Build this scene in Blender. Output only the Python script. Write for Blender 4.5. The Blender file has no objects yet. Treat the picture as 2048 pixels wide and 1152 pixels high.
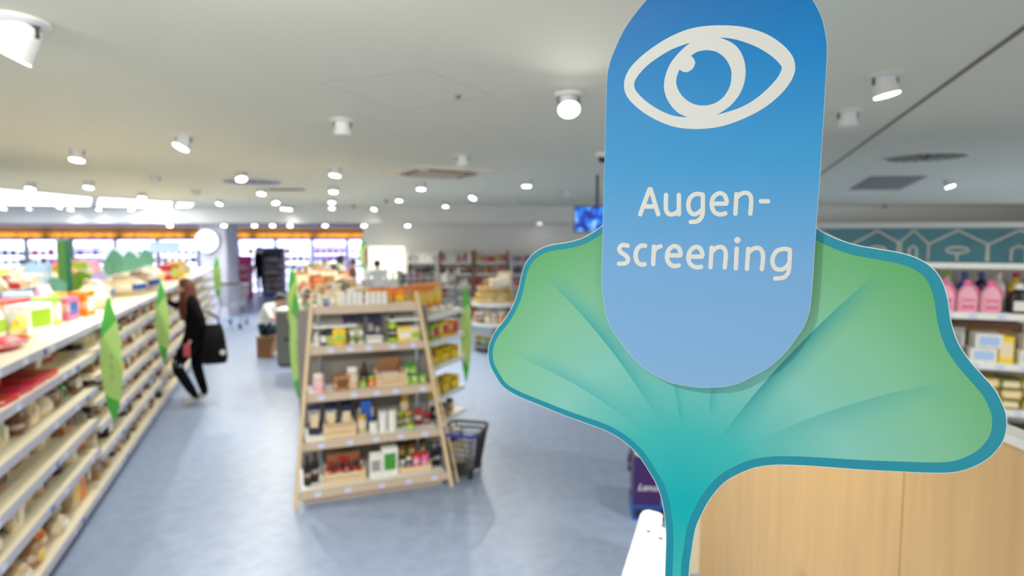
import bpy, bmesh, math, random
from mathutils import Vector, Matrix
random.seed(7)
sc = bpy.context.scene
COL = sc.collection
R = math.radians
# ------------------------------------------------------------------ camera, world, exposure
F = 1224.0; CX, CY = 1024.0, 576.0; HC = 2.05
T = math.atan((576 - 477) / F)
cam = bpy.data.cameras.new('camera'); co = bpy.data.objects.new('camera', cam); COL.objects.link(co)
co.location = (0, 0, HC); co.rotation_euler = (R(90) - T, 0, 0)
cam.sensor_width = 36; cam.lens = 36 * F / 2048; cam.clip_start = .02; cam.clip_end = 200
cam.dof.use_dof = True; cam.dof.focus_distance = .60; cam.dof.aperture_fstop = 4.2
sc.camera = co
w = bpy.data.worlds.new('world'); sc.world = w; w.use_nodes = True
w.node_tree.nodes['Background'].inputs[0].default_value = (1, .98, .94, 1)
w.node_tree.nodes['Background'].inputs[1].default_value = 1.1
vs = sc.view_settings
vs.view_transform = 'Standard'; vs.look = 'None'; vs.gamma = 1; vs.use_curve_mapping = False; vs.exposure = 0.3
LAMP_W = 125.0

# ------------------------------------------------------------------ frames: the aisle grid (A) and the sign / right-hand grid (B)
RA = R(21.0); RB = R(-21.8)
def A(u, v, z=0.0): return Vector((-u*math.sin(RA) + v*math.cos(RA), u*math.cos(RA) + v*math.sin(RA), z))
def ray(x, y):
    a = (x-CX)/F; b = (CY-y)/F
    return Vector((a, math.cos(T) + b*math.sin(T), -math.sin(T) + b*math.cos(T)))
def at_z(x, y, z): r = ray(x, y); k = (z-HC)/r.z; return Vector((r.x*k, r.y*k, z))
def at_y(x, y, Y): r = ray(x, y); k = Y/r.y; return Vector((r.x*k, Y, HC + r.z*k))
def onu(x, y, u):
    r = ray(x, y); ru = -r.x*math.sin(RA) + r.y*math.cos(RA); k = u/ru
    return r.x*k*math.cos(RA) + r.y*k*math.sin(RA), HC + r.z*k
def proj(p):
    dz = p[2]-HC; d = p[1]*math.cos(T) - dz*math.sin(T); q = p[1]*math.sin(T) + dz*math.cos(T)
    return (CX + F*p[0]/d, CY - F*q/d) if d > .05 else (-9999, 0)
def seen(p, m=60): x, y = proj(p); return -m < x < 2048+m and -m < y < 1152+m

# ------------------------------------------------------------------ materials
def lin(c): c /= 255; return c/12.92 if c <= .04045 else ((c+.055)/1.055)**2.4
def rgb(r, g, b): return (lin(r), lin(g), lin(b), 1)
MATS = {}
def mat(name, c, rough=.5, metal=0, emit=0, noise=0, nscale=30, bump=0, spec=.5, stretch=None):
    if name in MATS: return MATS[name]
    m = bpy.data.materials.new(name); m.use_nodes = True; nt = m.node_tree; b = nt.nodes['Principled BSDF']
    col = rgb(*c); b.inputs['Base Color'].default_value = col
    b.inputs['Roughness'].default_value = rough; b.inputs['Metallic'].default_value = metal
    b.inputs['Specular IOR Level'].default_value = spec
    if emit: b.inputs['Emission Color'].default_value = col; b.inputs['Emission Strength'].default_value = emit
    if noise or bump:
        tc = nt.nodes.new('ShaderNodeTexCoord'); mp = nt.nodes.new('ShaderNodeMapping'); n = nt.nodes.new('ShaderNodeTexNoise')
        n.inputs['Scale'].default_value = nscale; n.inputs['Detail'].default_value = 4
        if stretch: mp.inputs['Scale'].default_value = stretch
        nt.links.new(tc.outputs['Object'], mp.inputs[0]); nt.links.new(mp.outputs[0], n.inputs[0])
        if noise:
            rp = nt.nodes.new('ShaderNodeValToRGB'); e = rp.color_ramp.elements
            e[0].position = .3; e[1].position = .7
            e[0].color = [x*(1-noise) for x in col[:3]]+[1]; e[1].color = [min(1, x*(1+noise)) for x in col[:3]]+[1]
            nt.links.new(n.outputs['Fac'], rp.inputs[0]); nt.links.new(rp.outputs[0], b.inputs['Base Color'])
        if bump:
            bp = nt.nodes.new('ShaderNodeBump'); bp.inputs['Strength'].default_value = bump; bp.inputs['Distance'].default_value = .01
            nt.links.new(n.outputs['Fac'], bp.inputs['Height']); nt.links.new(bp.outputs[0], b.inputs['Normal'])
    MATS[name] = m; return m
def math_node(nt, op, a, b=None, c=None, clamp=False):
    n = nt.nodes.new('ShaderNodeMath'); n.operation = op; n.use_clamp = clamp
    for i, x in enumerate((a, b, c)):
        if x is None: continue
        if isinstance(x, (int, float)): n.inputs[i].default_value = x
        else: nt.links.new(x, n.inputs[i])
    return n.outputs[0]
def mixc(nt, f, a, b):
    n = nt.nodes.new('ShaderNodeMix'); n.data_type = 'RGBA'
    if isinstance(f, (int, float)): n.inputs['Factor'].default_value = f
    else: nt.links.new(f, n.inputs['Factor'])
    for k, x in (('A', a), ('B', b)):
        s = [i for i in n.inputs if i.name == k and i.type == 'RGBA'][0]
        if isinstance(x, tuple): s.default_value = x
        else: nt.links.new(x, s)
    return [o for o in n.outputs if o.type == 'RGBA'][0]
def pack_mat():
    """printed packaging: the object's colour with a band and blotches of a second ink"""
    m = bpy.data.materials.new('printed_pack'); m.use_nodes = True; nt = m.node_tree; b = nt.nodes['Principled BSDF']
    oi = nt.nodes.new('ShaderNodeObjectInfo'); tc = nt.nodes.new('ShaderNodeTexCoord'); sp = nt.nodes.new('ShaderNodeSeparateXYZ')
    nt.links.new(tc.outputs['Generated'], sp.inputs[0])
    z = sp.outputs['Z']; rnd = oi.outputs['Random']
    lo = math_node(nt, 'MULTIPLY_ADD', rnd, .3, .15)
    band = math_node(nt, 'COMPARE', z, math_node(nt, 'ADD', lo, .2), math_node(nt, 'MULTIPLY_ADD', rnd, .12, .08))
    vo = nt.nodes.new('ShaderNodeTexNoise'); vo.inputs['Scale'].default_value = 5
    ad = nt.nodes.new('ShaderNodeVectorMath'); ad.operation = 'ADD'; nt.links.new(tc.outputs['Generated'], ad.inputs[0])
    cx = nt.nodes.new('ShaderNodeCombineXYZ'); nt.links.new(math_node(nt, 'MULTIPLY', rnd, 37), cx.inputs[0]); nt.links.new(cx.outputs[0], ad.inputs[1])
    nt.links.new(ad.outputs[0], vo.inputs[0])
    blot = math_node(nt, 'GREATER_THAN', vo.outputs['Fac'], .58)
    hs = nt.nodes.new('ShaderNodeHueSaturation'); nt.links.new(oi.outputs['Color'], hs.inputs['Color'])
    nt.links.new(math_node(nt, 'MULTIPLY_ADD', rnd, .3, .35), hs.inputs['Hue']); hs.inputs['Value'].default_value = .7
    c1 = mixc(nt, math_node(nt, 'MULTIPLY', band, .55), oi.outputs['Color'], (.8, .78, .7, 1))
    c2 = mixc(nt, math_node(nt, 'MULTIPLY', blot, .55), c1, hs.outputs[0])
    nt.links.new(c2, b.inputs['Base Color']); b.inputs['Roughness'].default_value = .4
    return m
def plain_mat(name, rough, trans=0):
    m = bpy.data.materials.new(name); m.use_nodes = True; nt = m.node_tree; b = nt.nodes['Principled BSDF']
    oi = nt.nodes.new('ShaderNodeObjectInfo'); nt.links.new(oi.outputs['Color'], b.inputs['Base Color']); b.inputs['Roughness'].default_value = rough
    if trans: b.inputs['Transmission Weight'].default_value = trans
    return m
PACK = pack_mat(); PLAIN = plain_mat('coloured_plastic', .35); GLASSY = plain_mat('tinted_glass', .15, .25)
M_floor = mat('floor_linoleum', (142, 158, 184), .36, noise=.10, nscale=9, bump=0)
M_ceil = mat('ceiling_paint', (230, 230, 212), .9)
M_wall = mat('wall_paint', (228, 227, 222), .85)
M_white = mat('white_laminate', (236, 236, 230), .4)
M_cream = mat('cream_shelf', (226, 218, 190), .4)
M_rail = mat('price_rail', (176, 176, 190), .35)
M_tag = mat('price_tag', (205, 212, 240), .4)
M_back = mat('shelf_back', (112, 98, 82), .6)
M_black = mat('black_plastic', (22, 22, 24), .5)
M_dgrey = mat('dark_grey_plastic', (48, 48, 52), .45)
M_grey = mat('grey_laminate', (128, 128, 120), .5)
M_steel = mat('steel', (170, 175, 182), .3, metal=.8)
M_beige = mat('beige_wood', (202, 182, 158), .5, noise=.06, nscale=6, stretch=(1, 1, 12))
M_pine = mat('pine_crate', (222, 196, 156), .6, noise=.10, nscale=8, stretch=(2, 10, 10))
M_card = mat('brown_cardboard', (150, 104, 66), .7, noise=.08, nscale=14)
M_kick = mat('dark_kick', (52, 52, 58), .5)
M_lgreen = mat('light_green_board', (176, 214, 118), .5)
M_dgreen = mat('dark_green_board', (72, 176, 60), .5)
M_lampw = mat('lamp_housing', (222, 224, 222), .45)
M_lampd = mat('lamp_disc', (255, 253, 246), .5, emit=14)
M_dark = mat('dark_slot', (60, 55, 50), .8)

# ------------------------------------------------------------------ mesh helpers
class M:
    def __init__(s): s.v = []; s.f = []
    def add(s, vs_, fs): o = len(s.v); s.v += [tuple(p) for p in vs_]; s.f += [tuple(i+o for i in f) for f in fs]; return s
    def box(s, x0, y0, z0, x1, y1, z1, b=0.0):
        if b: return s.prism([(x0+b, y0), (x1-b, y0), (x1, y0+b), (x1, y1-b), (x1-b, y1), (x0+b, y1), (x0, y1-b), (x0, y0+b)], z0, z1)
        return s.prism([(x0, y0), (x1, y0), (x1, y1), (x0, y1)], z0, z1)
    def prism(s, poly, c0, c1, ax='z'):
        f = {'z': lambda a, b, c: (a, b, c), 'y': lambda a, b, c: (a, c, b), 'x': lambda a, b, c: (c, a, b)}[ax]
        n = len(poly); vv = [f(a, b, c0) for a, b in poly] + [f(a, b, c1) for a, b in poly]
        fs = [tuple(range(n))[::-1], tuple(range(n, 2*n))] + [(i, (i+1) % n, n+(i+1) % n, n+i) for i in range(n)]
        if ax == 'y': fs = [q[::-1] for q in fs]
        return s.add(vv, fs)
    def loft(s, rings, cap=True):
        n = len(rings[0]); vv = [p for r in rings for p in r]; fs = []
        for k in range(len(rings)-1):
            for i in range(n): fs.append((k*n+i, k*n+(i+1) % n, (k+1)*n+(i+1) % n, (k+1)*n+i))
        if cap: fs += [tuple(range(n))[::-1], tuple(range((len(rings)-1)*n, len(rings)*n))]
        return s.add(vv, fs)
    def lathe(s, prof, n=12, c=(0, 0, 0), sx=1, sy=1):
        return s.loft([[(c[0]+r*sx*math.cos(2*math.pi*i/n), c[1]+r*sy*math.sin(2*math.pi*i/n), c[2]+z) for i in range(n)] for r, z in prof])
    def tube(s, pts, r, n=6, closed=False):
        pts = [Vector(p) for p in pts]; rings = []; N = len(pts); rr = r if isinstance(r, (list, tuple)) else [r]*N; ref = None
        for i, p in enumerate(pts):
            a = pts[i-1] if (i or closed) else pts[i]; b = pts[(i+1) % N] if (i < N-1 or closed) else pts[i]
            d = (b-a).normalized()
            if ref is None: ref = Vector((0, 0, 1)) if abs(d.z) < .9 else Vector((1, 0, 0))
            x = d.cross(ref).normalized(); y = x.cross(d).normalized(); ref = y
            rings.append([p + (x*math.cos(2*math.pi*k/n) + y*math.sin(2*math.pi*k/n))*rr[i] for k in range(n)])
        if closed: rings.append(rings[0]); return s.loft(rings, cap=False)
        return s.loft(rings)
    def xform(s, mtx, start=0): s.v = s.v[:start] + [tuple(mtx @ Vector(p)) for p in s.v[start:]]; return s
    def mesh(s, name, m, smooth=False):
        me = bpy.data.meshes.new(name); me.from_pydata(s.v, [], s.f)
        bm = bmesh.new(); bm.from_mesh(me); bmesh.ops.recalc_face_normals(bm, faces=bm.faces); bm.to_mesh(me); bm.free()
        if smooth:
            me.polygons.foreach_set('use_smooth', [True]*len(me.polygons)); me.set_sharp_from_angle(angle=R(40))
        me.materials.append(m); return me
    def build(s, name, m, parent=None, smooth=False, loc=None, rz=None, link=True):
        o = bpy.data.objects.new(name, s.mesh(name, m, smooth))
        if link: COL.objects.link(o)
        if parent: o.parent = parent
        if loc is not None: o.location = loc
        if rz is not None: o.rotation_euler = (0, 0, rz)
        return o
def tag(o, label, cat, group=None, kind=None):
    o['label'] = label
    if cat: o['category'] = cat
    if group: o['group'] = group
    if kind: o['kind'] = kind
    return o
def thing(name, label, cat, loc=(0, 0, 0), rz=0, group=None):
    o = bpy.data.objects.new(name, None); COL.objects.link(o); o.location = loc; o.rotation_euler = (0, 0, rz); o.empty_display_size = .1
    return tag(o, label, cat, group)
def struct(o, label): o['kind'] = 'structure'; o['label'] = label; return o
def inst(src, parent=None, link=True, loc=None, rot=None):
    o = src.copy()
    if link: COL.objects.link(o)
    if parent is not None: o.parent = parent
    if loc is not None: o.location = loc
    if rot is not None: o.rotation_euler = rot
    return o
ORD = ['first', 'second', 'third', 'fourth', 'fifth', 'sixth', 'seventh', 'eighth', 'ninth', 'tenth']
def nth(i):
    if i < 10: return ORD[i]
    n = i+1; return f"{n}{'th' if 10 <= n % 100 <= 20 else {1: 'st', 2: 'nd', 3: 'rd'}.get(n % 10, 'th')}"
def catmull(pts, k=6, closed=False):
    n = len(pts); out = []
    for i in range(n if closed else n-1):
        g = lambda j: Vector(pts[j % n] if closed else pts[max(0, min(n-1, j))])
        p0, p1, p2, p3 = g(i-1), g(i), g(i+1), g(i+2)
        for q in range(k):
            t = q/k
            out.append(.5*((2*p1)+(p2-p0)*t+(2*p0-5*p1+4*p2-p3)*t*t+(3*p1-p0-3*p2+p3)*t**3))
    if not closed: out.append(Vector(pts[-1]))
    return out
def flat_shape(name, loops, depth, m, y0=0.0, parent=None):
    """filled 2-D outline (first loop) with holes, in the XZ plane, `depth` thick towards +y"""
    cu = bpy.data.curves.new(name, 'CURVE'); cu.dimensions = '2D'; cu.fill_mode = 'BOTH'; cu.extrude = depth/2
    for lp in loops:
        sp = cu.splines.new('POLY'); sp.points.add(len(lp)-1); sp.use_cyclic_u = True
        for p, q in zip(sp.points, lp): p.co = (q[0], q[1], 0, 1)
    ob = bpy.data.objects.new(name+'_curve', cu); COL.objects.link(ob)
    me = bpy.data.meshes.new_from_object(ob.evaluated_get(bpy.context.evaluated_depsgraph_get()))
    bpy.data.objects.remove(ob); bpy.data.curves.remove(cu)
    me.transform(Matrix.Translation((0, y0+depth/2, 0)) @ Matrix.Rotation(R(90), 4, 'X'))
    me.name = name; me.materials.clear(); me.materials.append(m)
    o = bpy.data.objects.new(name, me); COL.objects.link(o)
    if parent: o.parent = parent
    return o

# ------------------------------------------------------------------ the room
ZC = 2.87; YB = 15.6; ZM = 2.47
struct(M().box(-22, -3.7, -.1, 14.1, 31, 0).build('floor', M_floor), 'blue-grey speckled linoleum floor of the shop')
cl = struct(M().box(-22, -3.7, ZC, 14.1, YB, ZC+.1).build('ceiling', M_ceil), 'off-white flat ceiling over the sales floor')
struct(M().box(-22, YB+.35, ZM, 14, 31, ZM+.1).build('ceiling_passage', mat('passage_ceiling', (214, 216, 226), .8)), 'lower pale ceiling beyond the long beam')
struct(M().box(-22, YB, 2.44, 14, YB+.35, ZC+.1).build('trim_1', M_wall), 'long white downstand beam across the back of the shop')
struct(M().box(-22.1, -3.7, 0, -22, 31, ZC).build('wall_left', M_wall), 'plain white wall on the far left')
struct(M().box(14, 14.1, 0, 14.1, 31, ZC).build('wall_right', M_wall), 'plain white wall on the far right')
# unseen glazing added behind the camera and on the right for fill light
M_mull = mat('fill_window_frame', (210, 212, 214), .4)
def fill_glazing(name, p0, p1, n, label):
    d = Vector((p1[0]-p0[0], p1[1]-p0[1], 0)); L = d.length; o = bpy.data.objects.new(name, None); COL.objects.link(o); o.location = (p0[0], p0[1], 0); o.rotation_euler = (0, 0, math.atan2(d.y, d.x)); struct(o, label)
    M().box(0, -.05, 0, L, .05, .12).build('fill_window_sill', M_mull, o); M().box(0, -.05, 2.72, L, .05, ZC).build('fill_window_head', M_mull, o)
    for k in range(n+1): M().box(L*k/n-.03, -.04, .12, L*k/n+.03, .04, 2.72).build('fill_mullion', M_mull, o)
fill_glazing('fill_window_1', (-22, -3.6), (14, -3.6), 12, 'added glazing behind the camera for fill light')
fill_glazing('fill_window_2', (14, -3.6), (14, 14), 8, 'added glazing on the right for fill light')
struct(M().box(-22, 30.9, 0, 14, 31, ZM).build('wall_passage', M_wall), 'pale wall at the end of the passage')
struct(M().box(-3.95, 16.3, 0, .25, 16.45, ZM).build('wall_back', M_wall), 'white back wall above the perfume shelves')
wb = M().prism([(.25, 16.3), (14, 14.4), (14, 14.6), (.25, 16.45)], 0, 2.44).build('wall_back_angled', M_wall); struct(wb, 'greyish back wall that turns towards the camera behind the screen')
# ceiling joint line, hatch
s0 = at_z(2048, 55, ZC); s1 = at_z(1640, 349, ZC); dv = (s1-s0).normalized(); nn = Vector((-dv.y, dv.x, 0))*.012
e0 = s0-dv*2; e1 = s1+dv*2.5
struct(M().prism([tuple((e0+nn)[:2]), tuple((e0-nn)[:2]), tuple((e1-nn)[:2]), tuple((e1+nn)[:2])], ZC-.004, ZC+.01).build('trim_2', mat('ceiling_joint', (120, 118, 100), .9)), 'dark joint line across the ceiling on the right')
hp = [at_z(*p, ZC) for p in ((640, 165), (800, 222), (985, 190), (850, 140))]
ht = thing('ceiling_hatch', 'faint square access hatch flush with the ceiling', 'hatch', hp[0])
for i in range(4):
    a, b = hp[i]-hp[0], hp[(i+1) % 4]-hp[0]; d = (b-a).normalized(); n2 = Vector((-d.y, d.x, 0))*.003
    M().prism([tuple((a+n2)[:2]), tuple((a-n2)[:2]), tuple((b-n2)[:2]), tuple((b+n2)[:2])], -.0006, .004).build('hatch_edge', mat('hatch_line', (196, 196, 180), .9), ht)
# column with a lit round sign
cm = M().box(-8.15, 15.98, 0, -7.45, 16.7, ZM, .03).build('column', mat('column_paint', (214, 212, 226), .7)); struct(cm, 'square white column standing under the beam')
sg = thing('round_light', 'glowing round white lamp on the left face of the column', 'lamp', at_y(415, 482, 15.93), 0)
M().lathe([(.30, 0), (.32, .03), (.30, .05)], 20).xform(Matrix.Rotation(R(90), 4, 'X')).build('rim', M_white, sg, True)
M().lathe([(.28, .045), (.26, .065), (.12, .075)], 20).xform(Matrix.Rotation(R(90), 4, 'X')).build('diffuser', mat('round_sign_glow', (250, 250, 255), .5, emit=3), sg, True)

# ------------------------------------------------------------------ ceiling lamps
lamp_protos = {}
def lamp_meshes():
    ring = M().lathe([(.062, 0), (.085, 0), (.088, -.008), (.07, -.016), (.06, -.016)], 24).build('flange', M_lampw, link=False, smooth=True)
    yoke = M().tube([(-.058, 0, -.01), (-.062, 0, -.045), (.0, 0, -.05), (.062, 0, -.045), (.058, 0, -.01)], .007, 6).build('yoke', M_dark, link=False)
    body = M().lathe([(.02, .055), (.045, .05), (.052, .02), (.058, -.035), (.064, -.05), (.060, -.05), (.056, -.046)], 24).build('housing', M_lampw, link=False, smooth=True)
    disc = M().lathe([(.059, -.0455), (.057, -.0475), (.03, -.049)], 24).build('lens', M_lampd, link=False)
    off = M().lathe([(.055, -.040), (.05, -.038), (.03, -.037)], 24).build('lens', mat('dark_lens', (196, 202, 200), .2), link=False)
    return ring, yoke, body, disc, off
RING, YOKE, BODY, DISC, OFF = lamp_meshes()
def lamp(p, lit, tilt, az, label, watts=1.0, sc_=1.0, zc=ZC):
    t = thing('ceiling_lamp', label, 'lamp', (p.x, p.y, zc), 0, 'swivelling ceiling spot lamps')
    t.scale = (sc_,)*3
    inst(RING, t); inst(YOKE, t)
    rot = (Matrix.Rotation(az, 3, 'Z') @ Matrix.Rotation(tilt, 3, 'X')).to_euler()   # tilts the beam towards azimuth az
    for o in (BODY, DISC if lit else OFF): inst(o, t, loc=(0, 0, -.055), rot=rot)
    if lit and watts:
        l = bpy.data.lights.new('lamp_light', 'SPOT'); l.energy = LAMP_W*watts; l.spot_size = R(142); l.spot_blend = .75; l.shadow_soft_size = .05; l.color = (1, .97, .91)
        lo = bpy.data.objects.new('lamp_light', l); COL.objects.link(lo); lo.parent = t
        rm = Matrix.Rotation(az, 3, 'Z') @ Matrix.Rotation(tilt, 3, 'X')
        lo.location = Vector((0, 0, -.055)) + rm @ Vector((0, 0, -.056)); lo.rotation_euler = rot
# (disc pixel x, y, lit, tilt deg, azimuth deg, where)
LAMPS = [
 (34, 82, 1, 27, 112, 'cut by the top left corner of the picture'), (155, 315, 1, 8, 0, 'above the long gondola, turned straight down'), (367, 290, 1, 28, 140, 'tilted towards the left aisle shelves'),
 (685, 262, 0, 0, 0, 'switched off above the wooden end display'), (482, 355, 1, 25, 215, 'in front of the slotted blue air outlet'), (671, 347, 1, 12, 150, 'nearest of the central row of four'),
 (62, 375, 1, 20, 180, 'just before the luminous ceiling strip'), (178, 372, 1, 5, 0, 'dim one near the luminous ceiling strip'), (311, 364, 0, 0, 0, 'switched off left of the slotted air outlet'),
 (392, 388, 0, 0, 0, 'small and dark, fourth in from the left'), (667, 381, 1, 6, 0, 'second of the central row of four'), (664, 403, 1, 6, 0, 'third of the central row of four'),
 (664, 415, 1, 6, 0, 'farthest of the central row of four'), (440, 406, 1, 22, 140, 'over the far end of the left aisle'), (551, 404, 1, 22, 215, 'left one of a close pair over the aisle'),
 (567, 416, 1, 15, 190, 'right one of a close pair over the aisle'), (579, 424, 1, 5, 0, 'dim one behind the close pair'), (523, 385, 1, 5, 30, 'dim one behind the slotted air outlet'),
 (285, 393, 1, 5, 0, 'dim one at the end of the luminous strip'), (842, 375, 1, 8, 180, 'in front of the cassette air conditioner'), (798, 399, 1, 8, 180, 'behind and left of the cassette air conditioner'),
 (749, 421, 1, 25, 150, 'close to the beam above the pale counter'), (891, 411, 1, 8, 180, 'close to the beam, right of centre'), (947, 394, 1, 28, 140, 'tilted, between cassette unit and screen'),
 (1053, 369, 1, 8, 180, 'lit one left of the blue screen'), (925, 326, 0, 0, 0, 'switched off beside the cassette air conditioner'), (1133, 388, 0, 0, 0, 'switched off just left of the blue screen'),
 (1026, 404, 0, 0, 0, 'switched off close to the beam'), (1137, 215, 1, 38, 180, 'large bright one left of the eye sign'), (1770, 180, 1, 12, 250, 'large bright one right of the eye sign'),
 (1695, 245, 0, 0, 0, 'switched off right beside the eye sign'), (1898, 370, 1, 20, 215, 'beyond the round swirl outlet on the right'),
 (8, 416, 1, 10, 180, 'first in the row behind the luminous strip'), (60, 416, 1, 20, 140, 'second in the row behind the luminous strip'), (120, 413, 1, 22, 140, 'third in the row behind the luminous strip'),
 (142, 420, 1, 10, 180, 'fourth in the row behind the luminous strip'), (198, 420, 1, 10, 180, 'fifth in the row behind the luminous strip'), (263, 419, 1, 15, 215, 'sixth in the row behind the luminous strip'),
 (310, 420, 1, 10, 190, 'seventh in the row behind the luminous strip'), (328, 418, 1, 15, 150, 'eighth in the row behind the luminous strip'),
]
for x, y, lit, ti, az, where in LAMPS:
    p = at_z(x, y, ZC-.075)
    if p.y > YB-.2: p = p*((YB-.2)/p.y)
    dist = p.y
    if lit and az in (0, 30): ti, az = 14, 180
    lamp(p, lit, R(ti), R(az), sc_=1.3 if x < 40 and y < 100 else 1.0, label=f"{'white' if lit else 'unlit white'} ceiling spot lamp {where}", watts=.5 if x < 40 and y < 100 else 1.0 if dist < 10 else 1.3 if dist < 14 else .14)
for i, x in enumerate((340, 448, 509, 545, 580, 650, 728, 815)):
    p = at_z(x, 449, ZM-.065); lamp(p, 1, R(20), R(200), f"small ceiling lamp beyond the beam, {nth(i)} from the left", watts=.35, zc=ZM)
for i, (x, y, ti, az, wt) in enumerate(((-2.2, .4, 48, -10, 1.6), (-.6, .9, 50, 8, 1.8), (-1.0, -.35, 28, -75, .36), (1.6, -1.6, 10, 180, .4), (-4.5, 1.4, 40, 20, .5), (4.6, 1.6, 30, 20, .9), (3.6, -1.0, 10, 180, .5), (-2.6, -2.6, 10, 0, .5), (7.2, 4.4, 10, 0, 2.0), (7.6, 8.6, 10, 0, 2.0), (-7.5, 4.2, 10, 0, 1.0), (4.6, 11.6, 10, 0, 1.8), (10.5, 6.5, 10, 0, 2.0), (10.5, 11, 10, 0, 2.0))):
    lamp(Vector((x, y, 0)), 1, R(ti), R(az), f"added fill spot lamp outside the picture, {nth(i)} of its group", watts=wt)  # unseen lamps added to brighten the sign, end display and right-hand ceiling
# luminous ceiling strip at the left
lb = [at_z(*p, ZC) for p in ((-420, 335), (190, 393), (186, 409), (-420, 402))]
lb2 = [at_z(*p, ZC) for p in ((196, 393), (346, 402), (342, 413), (192, 409))]
lb3 = [at_z(*p, ZC) for p in ((356, 403), (388, 405), (380, 411), (352, 411))]
M_glow = mat('luminous_ceiling', (246, 250, 255), .5, emit=3.0)
for q, lab in ((lb, 'large luminous ceiling panel at the left edge'), (lb2, 'middle luminous ceiling panel with slanted end'), (lb3, 'short luminous ceiling panel at the far end')):
    t = thing('light_panel', lab, 'light panel', (q[0].x, q[0].y, ZC), 0, 'luminous ceiling strip')
    pp = [tuple((v-q[0])[:2]) for v in q]; cen = Vector((sum(a for a, b in pp)/4, sum(b for a, b in pp)/4))
    M().prism(pp, -.03, .0).build('frame', M_white, t)
    M().prism([tuple(cen+(Vector(a)-cen)*.97) for a in pp], -.036, -.028).build('diffuser', M_glow, t)
# cassette air conditioner
c0 = at_z(877, 343, ZC); t = thing('air_conditioner', 'square four-way cassette air conditioner flush in the ceiling', 'air conditioner', c0, R(30))
M().box(-.52, -.52, -.03, .52, .52, 0, .03).build('frame', mat('cassette_frame', (228, 220, 202), .5), t)
M().box(-.29, -.29, -.045, .29, .29, -.03, .02).build('grille', mat('cassette_grille', (188, 174, 150), .6), t)
for k in range(4):
    a = k*math.pi/2; m = M().box(-.27, .345, -.038, .27, .40, -.029); m.xform(Matrix.Rotation(a, 4, 'Z')); m.build('air_slot', M_dark, t)
# swirl outlets
def swirl(p, r, label, mcol, blade):
    t = thing('swirl_outlet', label, 'air outlet', p, 0)
    M().lathe([(r*1.0, 0), (r*1.02, -.01), (r*.96, -.02), (r*.94, -.004)], 36).build('rim', M_lampw, t, True)
    M().lathe([(r*.94, -.004), (r*.5, -.005), (.01, -.006)], 36).build('plate', mcol, t)
    for k in range(20):
        a = 2*math.pi*k/20; m = M().prism([(r*.2, -.006), (r*.9, -.018*r/.38), (r*.9, .012*r/.38), (r*.2, .006)], -.022, -.012)
        m.xform(Matrix.Rotation(a, 4, 'Z')); m.build('vane', blade, t)
swirl(at_z(1850, 312, ZC), .37, 'round swirl air outlet in the ceiling at upper right', M_dark, mat('vane_grey', (150, 148, 136), .5))
swirl(at_z(505, 362, ZC), .42, 'round bluish swirl air outlet over the aisle', mat('blue_slot', (70, 80, 150), .6), mat('vane_blue', (150, 156, 190), .5))
# flat panel right and small ceiling fittings
q = [at_z(*p, ZC) for p in ((1698, 378), (1742, 352), (1855, 351), (1800, 378))]
t = thing('ceiling_panel', 'grey perforated square ceiling panel behind the swirl outlet', 'panel', q[0])
M().prism([tuple((v-q[0])[:2]) for v in q], -.015, 0).build('sheet', mat('panel_grey', (150, 146, 140), .6), t)
M().prism([tuple(((v-q[0])*.9+(q[2]-q[0])*.05)[:2]) for v in q], -.022, -.014).build('mesh_insert', mat('panel_mesh', (138, 134, 130), .7), t)
for x, y, lab in ((708, 418, 'small dark smoke detector left of the pale counter'), (773, 402, 'small smoke detector behind the cassette unit'), (916, 198, 'tiny sprinkler head on the hatch'), (1770, 416, 'grey smoke detector right of the eye sign')):
    p = at_z(x, y, ZC-.02); 
    if p.y > YB-.3: p = p*((YB-.3)/p.y)
    t = thing('smoke_detector', lab, 'detector', (p.x, p.y, ZC))
    s = .35 if 'sprinkler' in lab else 1
    M().lathe([(.055*s, 0), (.055*s, -.02*s), (.04*s, -.03*s)], 16).build('base', M_grey, t, True)
    M().lathe([(.035*s, -.03*s), (.032*s, -.05*s), (.01*s, -.055*s)], 16).build('sensor', M_dgrey, t, True)
q = at_z(572, 378, ZC); t = thing('ceiling_grille', 'narrow dark slot grille in the ceiling beyond the blue outlet', 'air outlet', q, 0)
M().box(-.3, -.1, -.012, .3, .1, 0).build('frame', M_grey, t)
for k in range(4): M().box(-.27, -.08+.042*k, -.018, .27, -.06+.042*k, -.011).build('slat', M_dark, t)
# beam downlight
q = at_z(1090, 441, 2.437); t = thing('beam_downlight', 'glowing recessed downlight under the beam left of the screen', 'lamp', (q.x, YB+.17, 2.44))
M().lathe([(.14, 0), (.15, -.008), (.12, -.015)], 24).build('rim', M_white, t, True)
M().lathe([(.115, -.013), (.05, -.016)], 24).build('lens', M_lampd, t)
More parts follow.
